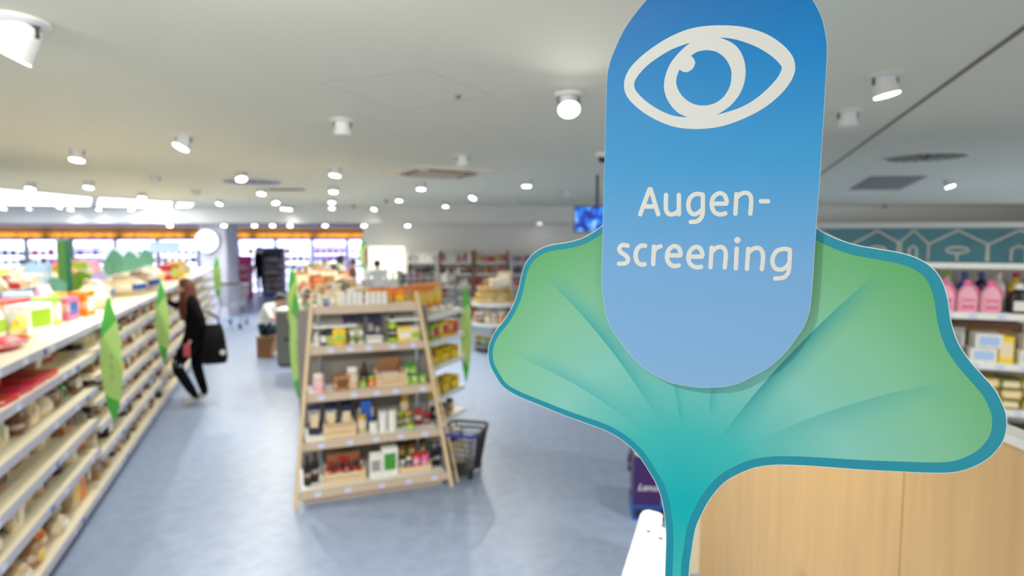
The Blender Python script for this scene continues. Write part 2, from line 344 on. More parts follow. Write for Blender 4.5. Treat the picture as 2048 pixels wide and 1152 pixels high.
# hanging screen
q = at_y(1194, 438, 8.0); t = thing('ceiling_screen', 'flat screen showing a bright blue picture, hung from the ceiling', 'screen', q, R(-8))
M().box(-.30, 0, -.17, .30, .04, .17, .01).build('case', M_black, t)
ms = bpy.data.materials.new('blue_picture'); ms.use_nodes = True; nt = ms.node_tree; b = nt.nodes['Principled BSDF']
tc = nt.nodes.new('ShaderNodeTexCoord'); n = nt.nodes.new('ShaderNodeTexNoise'); n.inputs['Scale'].default_value = 9; n.inputs['Detail'].default_value = 3
rp = nt.nodes.new('ShaderNodeValToRGB'); e = rp.color_ramp.elements
e[0].position = .38; e[0].color = rgb(2, 22, 110); e[1].position = .66; e[1].color = rgb(170, 220, 255)
x_ = e.new(.5); x_.color = rgb(12, 78, 215); x_ = e.new(.57); x_.color = rgb(20, 150, 240)
nt.links.new(tc.outputs['Object'], n.inputs[0]); nt.links.new(n.outputs['Fac'], rp.inputs[0]); nt.links.new(rp.outputs[0], b.inputs['Emission Color'])
b.inputs['Emission Strength'].default_value = .9; b.inputs['Base Color'].default_value = (0, 0, 0, 1)
M().box(-.285, -.004, -.155, .285, .001, .155).build('display', ms, t)
M().tube([(0, .03, .1), (0, .03, ZC-q.z)], .018, 8).build('ceiling_pole', M_dgrey, t)
# security camera
q = at_y(1205, 384, 6.0); t = thing('dome_camera', 'dark dome camera on the ceiling by the eye sign', 'camera', (q.x, 6.0, ZC))
M().lathe([(.07, 0), (.07, -.03), (.055, -.04)], 20).build('base', M_lampw, t, True)
M().lathe([(.05, -.04), (.045, -.07), (.02, -.09)], 20).build('dome', M_black, t, True)

# ------------------------------------------------------------------ the foreground sign
SD = .62; STH = R(24.0); SX0 = SD*(1420-1024)/F
SQ = Vector((math.cos(STH), -math.sin(STH), 0)); SN = Vector((math.sin(STH), math.cos(STH), 0)); SP0 = Vector((SX0, SD, 0))
def sgn(x, y, off=0.0):
    r = ray(x, y); k = (SN.dot(SP0)+off)/SN.dot(r); p = r*k
    return ((p-SP0).dot(SQ), HC+p.z-1.3)
sign = thing('eye_screening_sign', 'large ginkgo-leaf shaped sign with a blue panel, an eye symbol and lettering', 'sign', (SX0, SD, 1.3), -STH)
leaf_px = [(1206,452),(1184,467),(1160,479),(1132,486),(1105,490),(1084,497),(1065,510),(1051,529),(1043,554),(1038,578),(1028,608),(1011,638),(992,662),(981,684),(977,705),(980,728),(992,752),(1008,774),(1035,791),(1078,809),(1132,831),(1187,851),(1219,864),(1252,885),(1279,912),(1300,944),(1314,969),(1325,1001),(1331.5,1045),(1333,1084),(1331,1149),(1328,1300),(1328,1480),
 (1366,1480),(1370,1300),(1377,1149),(1382,1105),(1390,1058),(1403,1027),(1419,998),(1445,967),(1471,950),(1507,935),(1546,929),(1585,929),(1640,932),(1720,938),(1796,942),(1874,945),(1913,942.5),(1947,932),(1978,914),(2002,886),(2011,860),(2011,831),(2003,807),(1989,780),(1965,752),(1940,724),(1918,692),(1906,663),(1899,634),(1894,598),(1884,565),(1870,543),(1850,526),(1823,513),(1790,504.5),(1750,498),(1712,491),(1680,481),(1656,470.5),(1634,458),(1560,405),(1420,380),(1280,405)]
LO = .015    # the leaf board stands this far behind the blue panel
leaf = [Vector((*sgn(x, y, LO),)) for x, y in leaf_px]
leaf = catmull(leaf, 5, True)
def inset(poly, wf):
    n = len(poly); out = []
    for i in range(n):
        d = (poly[(i+1) % n]-poly[i-1]).normalized(); nl = Vector((-d.y, d.x))
        out.append(poly[i]+nl*wf(poly[i]))
    return out
area = sum(leaf[i-1].x*leaf[i].y-leaf[i].x*leaf[i-1].y for i in range(len(leaf)))
if area < 0: leaf.reverse()
wb_ = lambda p: .0062+.004*max(0, min(1, (p.x+.2)/.45))
leaf_in = inset(leaf, wb_); leaf_out = inset(leaf, lambda p: -.0009)
# printed leaf: teal stem fading to green, soft folds
ml = bpy.data.materials.new('leaf_print'); ml.use_nodes = True; nt = ml.node_tree; b = nt.nodes['Principled BSDF']
tc = nt.nodes.new('ShaderNodeTexCoord'); sp = nt.nodes.new('ShaderNodeSeparateXYZ'); nt.links.new(tc.outputs['Object'], sp.inputs[0])
px, pz = sp.outputs['X'], sp.outputs['Z']
bx, bz = sgn(1370, 1010, LO)
dx = math_node(nt, 'SUBTRACT', px, bx); dz = math_node(nt, 'SUBTRACT', pz, bz)
rad = math_node(nt, 'SQRT', math_node(nt, 'ADD', math_node(nt, 'MULTIPLY', dx, dx), math_node(nt, 'MULTIPLY', dz, dz)))
rp = nt.nodes.new('ShaderNodeValToRGB'); e = rp.color_ramp.elements
e[0].position = .03; e[0].color = rgb(0, 184, 190); e[1].position = .95; e[1].color = rgb(104, 184, 112)
for pos, c in ((.24, rgb(62, 194, 190)), (.5, rgb(140, 212, 196)), (.72, rgb(138, 206, 164))): x_ = e.new(pos); x_.color = c
nt.links.new(math_node(nt, 'MULTIPLY', rad, 1/.34), rp.inputs[0])
colr = rp.outputs[0]
def fold(col, pts, side, width, strength, ink):
    P = [Vector(sgn(*p, LO)) for p in pts]; a, c = P[0], P[-1]; L = (c-a).length; d = (c-a)/L; nrm = Vector((-d.y, d.x))*side
    mid = P[len(P)//2]; tm = (mid-a).dot(d)/L; bend = (mid-a).dot(nrm)/max(.05, 4*tm*(1-tm))
    ux = math_node(nt, 'SUBTRACT', px, a.x); uz = math_node(nt, 'SUBTRACT', pz, a.y)
    t = math_node(nt, 'DIVIDE', math_node(nt, 'ADD', math_node(nt, 'MULTIPLY', ux, d.x), math_node(nt, 'MULTIPLY', uz, d.y)), L)
    q = math_node(nt, 'ADD', math_node(nt, 'MULTIPLY', ux, nrm.x), math_node(nt, 'MULTIPLY', uz, nrm.y))
    env = math_node(nt, 'MULTIPLY', math_node(nt, 'MULTIPLY', t, math_node(nt, 'SUBTRACT', 1, t)), 4, clamp=True)
    q = math_node(nt, 'SUBTRACT', q, math_node(nt, 'MULTIPLY', math_node(nt, 'MULTIPLY', t, math_node(nt, 'SUBTRACT', 1, t)), 4*bend))
    edge = math_node(nt, 'MULTIPLY_ADD', q, 900, .5, clamp=True)
    fall = math_node(nt, 'POWER', math_node(nt, 'SUBTRACT', 1, math_node(nt, 'DIVIDE', q, width), clamp=True), 2.2)
    inside = math_node(nt, 'MULTIPLY', math_node(nt, 'GREATER_THAN', t, 0), math_node(nt, 'LESS_THAN', t, 1))
    f = math_node(nt, 'MULTIPLY', math_node(nt, 'MULTIPLY', math_node(nt, 'MULTIPLY', edge, fall), math_node(nt, 'MULTIPLY', env, inside)), strength, clamp=True)
    return mixc(nt, f, col, ink)
TEAL = rgb(40, 175, 178)
colr = fold(colr, [(1085,550),(1160,630),(1214,689),(1262,752),(1322,850)], 1, .030, .9, TEAL)
colr = fold(colr, [(1015,706),(1105,749),(1160,774),(1214,806),(1285,862)], 1, .028, .55, TEAL)
colr = fold(colr, [(1760,540),(1685,605),(1600,688),(1512,779),(1436,880)], 1, .028, 1.0, rgb(0, 156, 160))
colr = fold(colr, [(1910,760),(1794,782),(1721,802),(1649,824),(1510,885)], 1, .040, .6, rgb(70, 178, 172))
colr = fold(colr, [(1340,735),(1352,790),(1362,860)], 1, .012, .7, TEAL)
colr = fold(colr, [(1425,760),(1421,790),(1418,830)], 1, .014, .7, TEAL)
nt.links.new(colr, b.inputs['Base Color']); b.inputs['Roughness'].default_value = .45; b.inputs['Specular IOR Level'].default_value = .3
nz = nt.nodes.new('ShaderNodeTexNoise'); nz.inputs['Scale'].default_value = 2200; bp = nt.nodes.new('ShaderNodeBump'); bp.inputs['Strength'].default_value = .12; bp.inputs['Distance'].default_value = .0006
nt.links.new(tc.outputs['Object'], nz.inputs[0]); nt.links.new(nz.outputs['Fac'], bp.inputs['Height']); nt.links.new(bp.outputs[0], b.inputs['Normal'])
M_border = mat('leaf_border', (0, 150, 172), .42, bump=.12, nscale=2200); M_core = mat('sign_board_core', (240, 242, 240), .5)
flat_shape('leaf_board', [leaf_out], .006, M_core, LO, sign)
bd = flat_shape('leaf_border', [leaf], .0008, M_border, LO-.0007, sign)
lp = flat_shape('leaf_face', [leaf_in], .0008, ml, LO-.0011, sign)
# blue stadium panel
pL = [(1293,0),(1268.5,30),(1247,62),(1228,103),(1218,133),(1214,162),(1211.7,230),(1210,311),(1207.6,394),(1205.5,470),(1203.5,557),(1205,584),(1210,619),(1220,651.5),(1241,684),(1268,717),(1300,744),(1336,763),(1376,772),(1417,775),(1466,769.7),(1504,753),(1539,733),(1569,706),(1590,679),(1608,651.5),(1618,624),(1623,584),(1626,543),(1631.5,456.5),(1639.6,353),(1642,311),(1647.7,217),(1652,140),(1653.7,95),(1650,65),(1642,32.5),(1625,0),(1600,-32),(1560,-66),(1510,-90),(1455,-98),(1400,-88),(1350,-62),(1318,-30)]
pill = [Vector(sgn(x, y)) for x, y in pL]; pill = catmull(pill, 4, True)
if sum(pill[i-1].x*pill[i].y-pill[i].x*pill[i-1].y for i in range(len(pill))) < 0: pill.reverse()
mp_ = bpy.data.materials.new('blue_gradient_print'); mp_.use_nodes = True; nt = mp_.node_tree; b = nt.nodes['Principled BSDF']
tc = nt.nodes.new('ShaderNodeTexCoord'); sp = nt.nodes.new('ShaderNodeSeparateXYZ'); nt.links.new(tc.outputs['Object'], sp.inputs[0])
zt, zb = sgn(1430, -60)[1], sgn(1420, 775)[1]
f = math_node(nt, 'DIVIDE', math_node(nt, 'SUBTRACT', sp.outputs['Z'], zb), zt-zb)
rp = nt.nodes.new('ShaderNodeValToRGB'); e = rp.color_ramp.elements
e[0].position = 0; e[0].color = rgb(142, 188, 232); e[1].position = 1; e[1].color = rgb(0, 110, 188)
for pos, c in ((.3, rgb(122, 180, 230)), (.55, rgb(62, 164, 222)), (.8, rgb(0, 138, 210))): x_ = e.new(pos); x_.color = c
nt.links.new(f, rp.inputs[0]); nt.links.new(rp.outputs[0], b.inputs['Base Color']); b.inputs['Roughness'].default_value = .38; b.inputs['Specular IOR Level'].default_value = .35
nz = nt.nodes.new('ShaderNodeTexNoise'); nz.inputs['Scale'].default_value = 1500; bp = nt.nodes.new('ShaderNodeBump'); bp.inputs['Strength'].default_value = .3; bp.inputs['Distance'].default_value = .0006
nt.links.new(tc.outputs['Object'], nz.inputs[0]); nt.links.new(nz.outputs['Fac'], bp.inputs['Height']); nt.links.new(bp.outputs[0], b.inputs['Normal'])
pp_ = flat_shape('blue_panel', [inset(pill, lambda p: -.0004)], .004, M_core, .0004, sign)
flat_shape('panel_print', [pill], .0005, mp_, 0, pp_)
for k in (-.05, .05): M().box(k-.012, .0044, .74, k+.012, LO-.0007, .80).build('spacer', M_core, sign)
sx_, sz_ = sgn(1347, 1480, LO)
M().tube([(sx_, LO+.02, -1.29), (sx_, LO+.02, .62)], .011, 10).build('pole', M_white, sign, True)
M().lathe([(.17, -1.3), (.17, -1.288), (.15, -1.28), (.02, -1.275)], 28, (sx_, LO+.02, 0)).build('base_plate', M_white, sign, True)
M_ink = mat('white_print', (236, 236, 228), .45)
def zpx(pts, ox, oy, s=3.692): return [(ox+x/s, oy+y/s) for x, y in pts]
def eye_loop(pts, corners=()):
    q = [Vector(sgn(*p)) for p in zpx(pts, 1190, 0)]
    if not corners: return catmull(q, 5, True)
    out = []; n = len(q); cs = sorted(corners)
    for a, c in zip(cs, cs[1:]+[cs[0]+n]): out += catmull([q[i % n] for i in range(a, c+1)], 5)[:-1]
    return out
outer = eye_loop([(215,640),(225,570),(270,490),(350,410),(450,335),(560,270),(680,220),(800,195),(930,188),(1060,195),(1180,220),(1290,265),(1390,335),(1455,410),(1477,480),(1470,550),(1420,640),(1330,735),(1220,815),(1090,880),(950,930),(820,950),(700,952),(580,935),(460,890),(350,825),(270,755),(230,700)])
h1 = eye_loop([(290,635),(305,580),(370,500),(460,430),(570,365),(705,315),(640,370),(570,450),(530,530),(510,620),(520,700),(555,770),(610,830),(685,868),(580,855),(480,815),(380,750),(310,680)], (5, 13))
h2 = eye_loop([(920,278),(1000,285),(1100,310),(1210,355),(1310,420),(1370,480),(1378,510),(1350,570),(1280,650),(1180,735),(1060,800),(900,850),(990,790),(1060,710),(1100,620),(1113,530),(1100,440),(1060,360),(1000,310)], (0, 11))
h3 = eye_loop([(835,372),(900,385),(960,430),(1000,500),(1008,560),(995,640),(950,715),(880,765),(790,780),(710,760),(645,710),(605,640),(602,580),(625,512),(645,528),(680,533),(720,510),(740,465),(725,428),(708,413),(750,386),(790,375)], (13, 19))
flat_shape('eye_symbol', [outer, h1, h2, h3], .0005, M_ink, -.0005, pp_)
def stroke(name, paths, hw=16.5, dots=()):
    """a letter as flat rounded pen strokes"""
    m = M()
    for si, pts in enumerate(paths):
        ys = -.0005-.00012*si
        c = catmull([Vector(p) for p in pts], 7) if len(pts) > 2 else [Vector(p) for p in pts]
        L_, R_ = [], []
        for i, p in enumerate(c):
            d = (c[min(i+1, len(c)-1)]-c[max(0, i-1)]).normalized(); n_ = Vector((-d.y, d.x))
            L_.append(p+n_*hw); R_.append(p-n_*hw)
        d0 = (c[1]-c[0]).normalized(); d1 = (c[-1]-c[-2]).normalized(); n1 = Vector((-d1.y, d1.x)); n0 = Vector((-d0.y, d0.x))
        # slightly softened square ends
        L_ = [c[0]+n0*hw*.6-d0*hw*.75] + L_ + [c[-1]+n1*hw*.6+d1*hw*.75]; R_ = [c[0]-n0*hw*.6-d0*hw*.75] + R_ + [c[-1]-n1*hw*.6+d1*hw*.75]
        n = len(L_); vv = [sgn(1190+p.x/3.692, 340+p.y/3.692) for p in L_+R_]
        m.add([(a, ys, z) for a, z in vv] + [(a, 0, z) for a, z in vv],
              [(i, i+1, n+i+1, n+i) for i in range(n-1)] + [(2*n+i, 2*n+i+1, i+1, i) for i in range(n-1)] + [(n+i, n+i+1, 3*n+i+1, 3*n+i) for i in range(n-1)])
    for (x, y, r) in dots:
        vv = [sgn(1190+(x+r*math.cos(k*.3142))/3.692, 340+(y+r*math.sin(k*.3142))/3.692) for k in range(20)]
        m.prism(vv, -.0005, 0, 'y')
    return m.build(name, M_ink, pp_)
TXT = [
 ('A', [[(334,330),(404,140)],[(411,140),(468,330)],[(356,270),(450,270)]]),
 ('u', [[(620,182),(620,330)],[(526,182),(524,280),(538,318),(565,328),(595,320),(618,300)]]),
 ('g', [[(797,182),(745,178),(706,204),(690,255),(700,305),(732,327),(770,312),(797,285)],[(797,182),(796,310),(787,348),(757,378),(705,384)]]),
 ('e', [[(965,320),(920,328),(880,308),(862,256),(876,200),(920,172),(957,188),(972,228),(970,248)],[(868,249),(972,249)]]),
 ('n', [[(1045,175),(1037,325)],[(1043,208),(1080,176),(1122,170),(1148,192),(1154,235),(1147,325)]]),
 ('hyphen', [[(1222,231),(1280,231)]]),
 ('s', [[(245,560),(205,554),(180,578),(190,606),(225,630),(245,658),(228,688),(175,692)]]),
 ('c', [[(374,560),(340,560),(310,588),(300,635),(314,680),(345,699),(370,694)]]),
 ('r', [[(436,563),(430,698)],[(434,606),(455,576),(488,563)]]),
 ('e', [[(622,704),(580,709),(545,685),(532,640),(545,590),(583,563),(618,576),(632,612),(630,630)],[(538,631),(632,631)]]),
 ('e', [[(787,714),(745,718),(705,695),(690,650),(702,600),(742,568),(778,582),(793,620),(790,640)],[(697,640),(792,640)]]),
 ('n', [[(862,570),(853,720)],[(860,606),(898,574),(938,570),(962,596),(966,640),(958,722)]]),
 ('i', [[(1047,578),(1040,728)]]),
 ('n', [[(1132,580),(1122,733)],[(1130,614),(1168,582),(1210,577),(1236,606),(1241,650),(1232,735)]]),
 ('g', [[(1440,590),(1395,583),(1345,597),(1315,640),(1312,690),(1335,728),(1375,735),(1410,718),(1434,688)],[(1440,590),(1433,730),(1415,775),(1385,796),(1328,802)]]),
]
for ch, paths in TXT: stroke('letter_'+('dash' if ch == 'hyphen' else 'glyph'), paths, dots=((1052, 518, 24),) if ch == 'i' else ())

# ------------------------------------------------------------------ wooden partition, white arm, purple floor display
PX = 1.14; PZ = 1.6
pt = thing('wood_partition', 'pale maple partition with white top edge behind the eye sign', 'partition', (PX, 0, 0))
M_maple = mat('maple_veneer', (214, 176, 122), .45, noise=.07, nscale=5, stretch=(1, 5, .35))
M().box(.006, .5, 0, .06, 1.735, PZ-.02).build('panel', M_maple, pt); M().box(.006, 1.741, 0, .06, 3.6, PZ-.02).build('panel', M_maple, pt)
M().box(.012, .5, 0, .058, 3.6, PZ-.021).build('core', mat('veneer_joint', (186, 152, 108), .6), pt)
M().box(0, .5, PZ-.02, .066, 3.6, PZ).build('top_edge', M_white, pt)
M().box(-.11, 3.602, 0, .066, 3.63, PZ).build('end_board', mat('cream_end', (232, 224, 200), .5), pt)
# white arm board
az_ = 1.15
ap = [at_z(*p, az_) for p in ((1244, 1152), (1272, 1062), (1281, 1030), (1287, 1022), (1297, 1020), (1317, 1025), (1325, 1030), (1322, 1055), (1337, 1058), (1331, 1152))]
a0 = ap[0]; dn = (ap[0]-ap[1])*2.2; dn2 = (ap[-1]-ap[-2])*4
poly = [tuple((a0+dn-a0)[:2])] + [tuple((p-a0)[:2]) for p in ap] + [tuple((ap[-1]+dn2-a0)[:2])]
t = thing('white_arm_board', 'white board with rounded corner and two screw holes beside the leaf stem', 'board', (a0.x, a0.y, 0))
M().prism(poly, az_-.022, az_-.0008).build('wood_core', M_maple, t)
M().prism(poly, az_-.0008, az_).build('white_top', mat('gloss_white', (250, 250, 250), .3), t)
for (x, y) in ((1297, 1063), (1321, 1077)):
    q = at_z(x, y, az_)-a0; M().lathe([(.0085, az_-.0002), (.0085, az_+.0006), (.001, az_+.0006)], 12, (q.x, q.y, 0)).build('screw_hole', M_black, t)
c_ = Vector(poly[0])*.5+Vector(poly[-1])*.5
M().box(c_.x-.03, c_.y-.05, 0, c_.x+.03, c_.y+.05, az_-.022, .01).build('support_leg', M_maple, t)
# purple display box
q = at_z(1264, 1040, 0); t = thing('detergent_display', 'purple floor display box with white script lettering and blue base', 'display', (q.x, q.y, 0), R(-6))
M_purple = mat('purple_board', (58, 26, 92), .45); M_blueb = mat('blue_board', (24, 84, 168), .45)
M().box(0, 0, 0, .34, .3, .11, .008).build('base', M_blueb, t)
M().box(.01, .005, .11, .335, .295, .47, .008).build('box', M_purple, t)
M().box(.02, .02, .47, .325, .28, .55, .03).build('white_insert', M_white, t)
M().box(.21, .0, .12, .30, .006, .33).build('photo_print', mat('pale_blue_print', (150, 180, 220), .5, noise=.3, nscale=40), t)
cu = bpy.data.curves.new('script', 'FONT'); cu.body = 'Lenor'; cu.size = .07; cu.shear = .35; cu.extrude = .001; ob = bpy.data.objects.new('tmp', cu); COL.objects.link(ob)
me = bpy.data.meshes.new_from_object(ob.evaluated_get(bpy.context.evaluated_depsgraph_get())); bpy.data.objects.remove(ob)
me.transform(Matrix.Translation((.035, .003, .225)) @ Matrix.Rotation(R(90), 4, 'X')); me.materials.clear(); me.materials.append(M_white)
ob = bpy.data.objects.new('script_lettering', me); COL.objects.link(ob); ob.parent = t
M().box(.015, -.001, .02, .33, .001, .09).build('picture_strip', mat('dark_picture', (30, 40, 60), .5, noise=.6, nscale=30), t)

# ------------------------------------------------------------------ goods: one of each kind, copied with their parts
PROTO = {}
def proto(kind, name, body, parts=(), m=None, smooth=False, dims=(1, 1, 1)):
    o = body.build(name, m or PACK, link=False, smooth=smooth)
    ch = [pm.build(pn, mm, link=False, smooth=sm) for pn, pm, mm, sm in parts]
    PROTO[kind] = (o, ch, dims)
def sq(wx, wy, z, n=10, e=.75):
    out = []
    for i in range(n*2):
        a = math.pi*i/n+.01; c, s = math.cos(a), math.sin(a); k = (abs(c)**4+abs(s)**4)**-.25*e+(1-e)
        out.append((wx*c*k, wy*s*k, z))
    return out
# all of unit size: width 1, depth 1, height 1, resting on z = 0, front towards -y
proto('carton', 'carton', M().box(-.5, -.5, 0, .5, .5, .97, .03).box(-.47, -.49, .965, .47, 0.0, 1).box(-.47, .01, .965, .47, .49, 1), [('label_panel', M().box(-.36, -.512, .2, .36, -.495, .8), PLAIN, False)])
proto('pouch', 'pouch', M().loft([sq(.44, .44, 0, 6), sq(.5, .5, .12, 6), sq(.5, .42, .45, 6), sq(.48, .25, .75, 6), sq(.46, .06, .92, 6), sq(.48, .035, 1, 6)]), [('label_panel', M().loft([[(-.33, -.49, .2), (.33, -.49, .2), (.33, -.45, .2), (-.33, -.45, .2)], [(-.33, -.44, .6), (.33, -.44, .6), (.33, -.38, .6), (-.33, -.38, .6)]]), PLAIN, False)], smooth=True)
proto('sack', 'loose_bag', M().loft([sq(.38, .36, 0, 6), sq(.5, .5, .2, 6), sq(.5, .48, .55, 6), sq(.36, .34, .82, 6), sq(.16, .12, .92, 6), sq(.26, .2, 1, 6)]), [('label_panel', M().box(-.2, -.53, .25, .2, -.44, .55), PLAIN, False)], smooth=True)
proto('jar', 'jar', M().lathe([(.44, 0), (.5, .05), (.5, .68), (.4, .78), (.4, .84)], 12), [('lid', M().lathe([(.43, .8), (.45, .82), (.45, .98), (.41, 1)], 12), PLAIN, True)], smooth=True)
proto('bottle', 'bottle', M().lathe([(.46, 0), (.5, .04), (.5, .58), (.38, .72), (.2, .80), (.18, .88)], 12), [('cap', M().lathe([(.2, .86), (.24, .87), (.23, .98), (.2, 1)], 12), PLAIN, True), ('label_band', M().lathe([(.503, .16), (.51, .18), (.51, .5), (.503, .52)], 12), PACK, True)], m=PLAIN, smooth=True)
proto('can', 'can', M().lathe([(.46, 0), (.5, .03), (.5, .95), (.47, .98), (.46, 1), (.43, .985)], 12), [('pull_ring', M().lathe([(.2, .985), (.2, .998), (.12, .998)], 8), M_steel, False)], smooth=True)
proto('tray', 'display_tray', M().box(-.5, -.5, 0, .5, .5, .05).box(-.5, -.5, 0, -.46, .5, 1).box(.46, -.5, 0, .5, .5, 1).box(-.5, .46, 0, .5, .5, 1).box(-.5, -.5, 0, .5, -.46, .6), [('contents', M().box(-.44, -.44, .05, .44, .44, .5).loft([sq(.4, .4, .5, 5), sq(.3, .3, .75, 5), sq(.1, .1, .85, 5)]), PACK, False)], m=PLAIN)
proto('wrap', 'sweet_packet', M().loft([[(x, .5*math.cos(a)*k, .5+.5*math.sin(a)*k) for a in [math.pi*2*i/8 for i in range(8)]] for x, k in ((-.5, .7), (-.42, .15), (-.34, .7), (-.15, 1), (.15, 1), (.34, .7), (.42, .15), (.5, .7))]), smooth=True)
proto('detergent', 'detergent_bottle', M().loft([sq(.46, .44, 0, 8), sq(.5, .5, .06, 8), sq(.5, .5, .42, 8), sq(.44, .4, .62, 8), sq(.28, .3, .76, 8), sq(.16, .2, .82, 8)]),
      [('cap', M().lathe([(.2, .8), (.22, .82), (.2, .98), (.16, 1)], 12), PLAIN, True), ('handle', M().tube([(.1, 0, .8), (.34, 0, .79), (.52, 0, .64), (.5, 0, .4)], .06, 8), PLAIN, True), ('label_panel', M().box(-.3, -.52, .1, .3, -.48, .42), PACK, False)], m=PLAIN, smooth=True)
proto('box_tall', 'tall_pack', M().box(-.5, -.5, 0, .5, .5, .9, .06).loft([[(-.5, -.5, .9), (.5, -.5, .9), (.5, .5, .9), (-.5, .5, .9)], [(-.46, -.08, 1), (.46, -.08, 1), (.46, .08, 1), (-.46, .08, 1)]]), [('label_panel', M().box(-.34, -.51, .25, .34, -.49, .7), PLAIN, False)])
NAMES = {'carton': 'carton', 'pouch': 'pouch', 'sack': 'bag', 'jar': 'jar', 'bottle': 'bottle', 'can': 'tin can', 'tray': 'open display tray', 'wrap': 'sweet packet', 'detergent': 'handled bottle', 'box_tall': 'tall pack'}
COLN = {'white': (236, 234, 228), 'beige': (214, 190, 150), 'brown': (122, 78, 46), 'dark brown': (66, 42, 30), 'red': (200, 30, 44), 'orange': (240, 140, 20), 'yellow': (246, 210, 40), 'green': (60, 150, 60), 'lime': (160, 200, 50), 'blue': (40, 90, 180), 'navy': (24, 28, 74), 'pink': (232, 110, 160), 'purple': (110, 50, 140), 'black': (26, 24, 26), 'cream': (238, 222, 180), 'grey': (150, 150, 150), 'teal': (40, 140, 130), 'gold': (206, 168, 60), 'tan': (180, 132, 84), 'olive': (120, 120, 40), 'dark red': (120, 18, 30), 'pale blue': (170, 200, 236), 'light pink': (244, 178, 196)}
def put(kind, color, loc, rz, size, label, group, parts=None, accent='white', cat=None, name=None):
    src, ch, _ = PROTO[kind]
    o = inst(src, loc=loc); o.rotation_euler = (0, 0, rz); o.scale = size; o.color = rgb(*COLN[color])
    if name: o.name = name
    tag(o, label, cat or {'tin can': 'can', 'open display tray': 'tray', 'sweet packet': 'packet', 'handled bottle': 'bottle', 'tall pack': 'pack'}.get(NAMES[kind], NAMES[kind]), group)
    if parts if parts is not None else True:
        for c in ch: k = inst(c, o); k.color = rgb(*COLN[accent])
    return o
def jitter(a): return random.uniform(-a, a)

# ------------------------------------------------------------------ the long gondola on the left
LIP = -1.30; DEPTH = .52; G_TOP = 1.40
NEAR_LV = [.13, .45, .68, .92, 1.18]; FAR_LV = [.13, .38, .60, .80, 1.00, 1.20]
LVN = {0: 'bottom', 1: 'second-lowest', 2: 'third-lowest', 3: 'fourth-lowest', 4: 'fifth-lowest', 5: 'sixth-lowest'}
U0 = 2.95; BAY = 1.2375
def gondola(k, u0, levels, label, lip=LIP, back=-2.35, rail=True):
    t = thing('shelf_unit', label, 'shelf', A(u0, lip), RA, 'units of the long gondola'); L = BAY-.004; D = lip-back
    M().box(-D+.02, 0, 0, -.06, L, .1).build('base_plinth', M_kick, t)
    M().box(-DEPTH-.04, 0, .1, -DEPTH, L, G_TOP-.03).build('back_panel', M_back, t)
    M().box(-D, 0, .1, -DEPTH-.04, L, G_TOP-.03).build('rear_body', M_back, t)
    for y in (0, L-.03): M().box(-DEPTH, y, .1, -DEPTH+.04, y+.03, G_TOP).build('upright', M_steel, t)
    for z in levels + [G_TOP]:
        d = D if z == G_TOP else DEPTH
        s = M().box(-d, 0, z-.025, -.012, L, z).build('shelf', M_cream, t)
        M().box(-.012, 0, z-.042, 0, L, z+.004).build('price_rail', M_rail, s)
        for j in range(3 if u0 < 7 else 0):
            y = random.uniform(.05, L-.12); M().box(0, y, z-.036, .002, y+.06, z-.004).build('price_tag', M_tag if j else mat('blue_tag', (60, 80, 190), .4), s)
    return t
NB = 10
for k in range(NB):
    gondola(k, U0+k*BAY, NEAR_LV if k < 2 else FAR_LV, f"{nth(k)} unit of the long cream shelf gondola, counted from the near end")
RP = RA + R(90)
earthy = ['beige', 'brown', 'cream', 'tan', 'dark brown', 'cream', 'beige', 'tan']
def shelf_row(u0, u1, z, lvl, hmax, pal, kinds, vin=(-.40, -.24), step=1.0, idx=None, stack=False, where='long gondola'):
    u = u0; i = 0
    while u < u1:
        far = max(0, u-6)*.02
        kind = random.choice(kinds); wd = {'carton': .13, 'pouch': .12, 'sack': .15, 'jar': .08, 'bottle': .075, 'can': .085, 'tray': .24, 'wrap': .2, 'box_tall': .12}[kind]*random.uniform(.85, 1.25)
        h = {'carton': .16, 'pouch': .19, 'sack': .14, 'jar': .12, 'bottle': .2, 'can': .11, 'tray': .12, 'wrap': .07, 'box_tall': .22}[kind]*random.uniform(.8, 1.15); h = min(h, hmax)
        dp = {'carton': .12, 'pouch': .08, 'sack': .12, 'tray': .2, 'wrap': .08}.get(kind, wd)
        c = random.choice(pal); v = LIP+random.uniform(*vin)
        p = A(u+wd/2, v, z)
        if seen(p):
            put(kind, c, p, RP+jitter(.12), (wd, dp, h), f"{c} {NAMES[kind]}, {nth(i)} from the near end on the {where}'s {lvl} shelf", f"goods on the {lvl} shelf of the {where}", parts=u < 7.5, accent=random.choice(['white', 'cream', c, 'yellow', 'dark brown']))
        i += 1; u += wd*1.08+random.uniform(.0, .05)*step+far*.5
E1 = U0+2*BAY+.02; EN = 13.5
shelf_row(3.75, E1-.05, 1.18, 'upper', .19, ['red', 'orange', 'tan', 'brown', 'beige'], ['carton', 'wrap', 'carton'], vin=(-.32, -.24))
shelf_row(3.6, E1-.05, .92, 'fourth', .21, ['beige', 'cream', 'brown', 'green', 'cream'], ['pouch', 'sack', 'pouch'], vin=(-.19, -.11))
shelf_row(3.6, E1-.05, .68, 'third', .19, earthy, ['pouch', 'box_tall', 'pouch'], vin=(-.23, -.16))
shelf_row(3.6, E1-.05, .45, 'second', .19, earthy+['green', 'orange'], ['pouch', 'pouch', 'sack'], vin=(-.19, -.1))
shelf_row(3.8, E1-.05, .13, 'bottom', .26, earthy+['orange', 'gold', 'dark red'], ['pouch', 'box_tall', 'sack'], vin=(-.19, -.1))
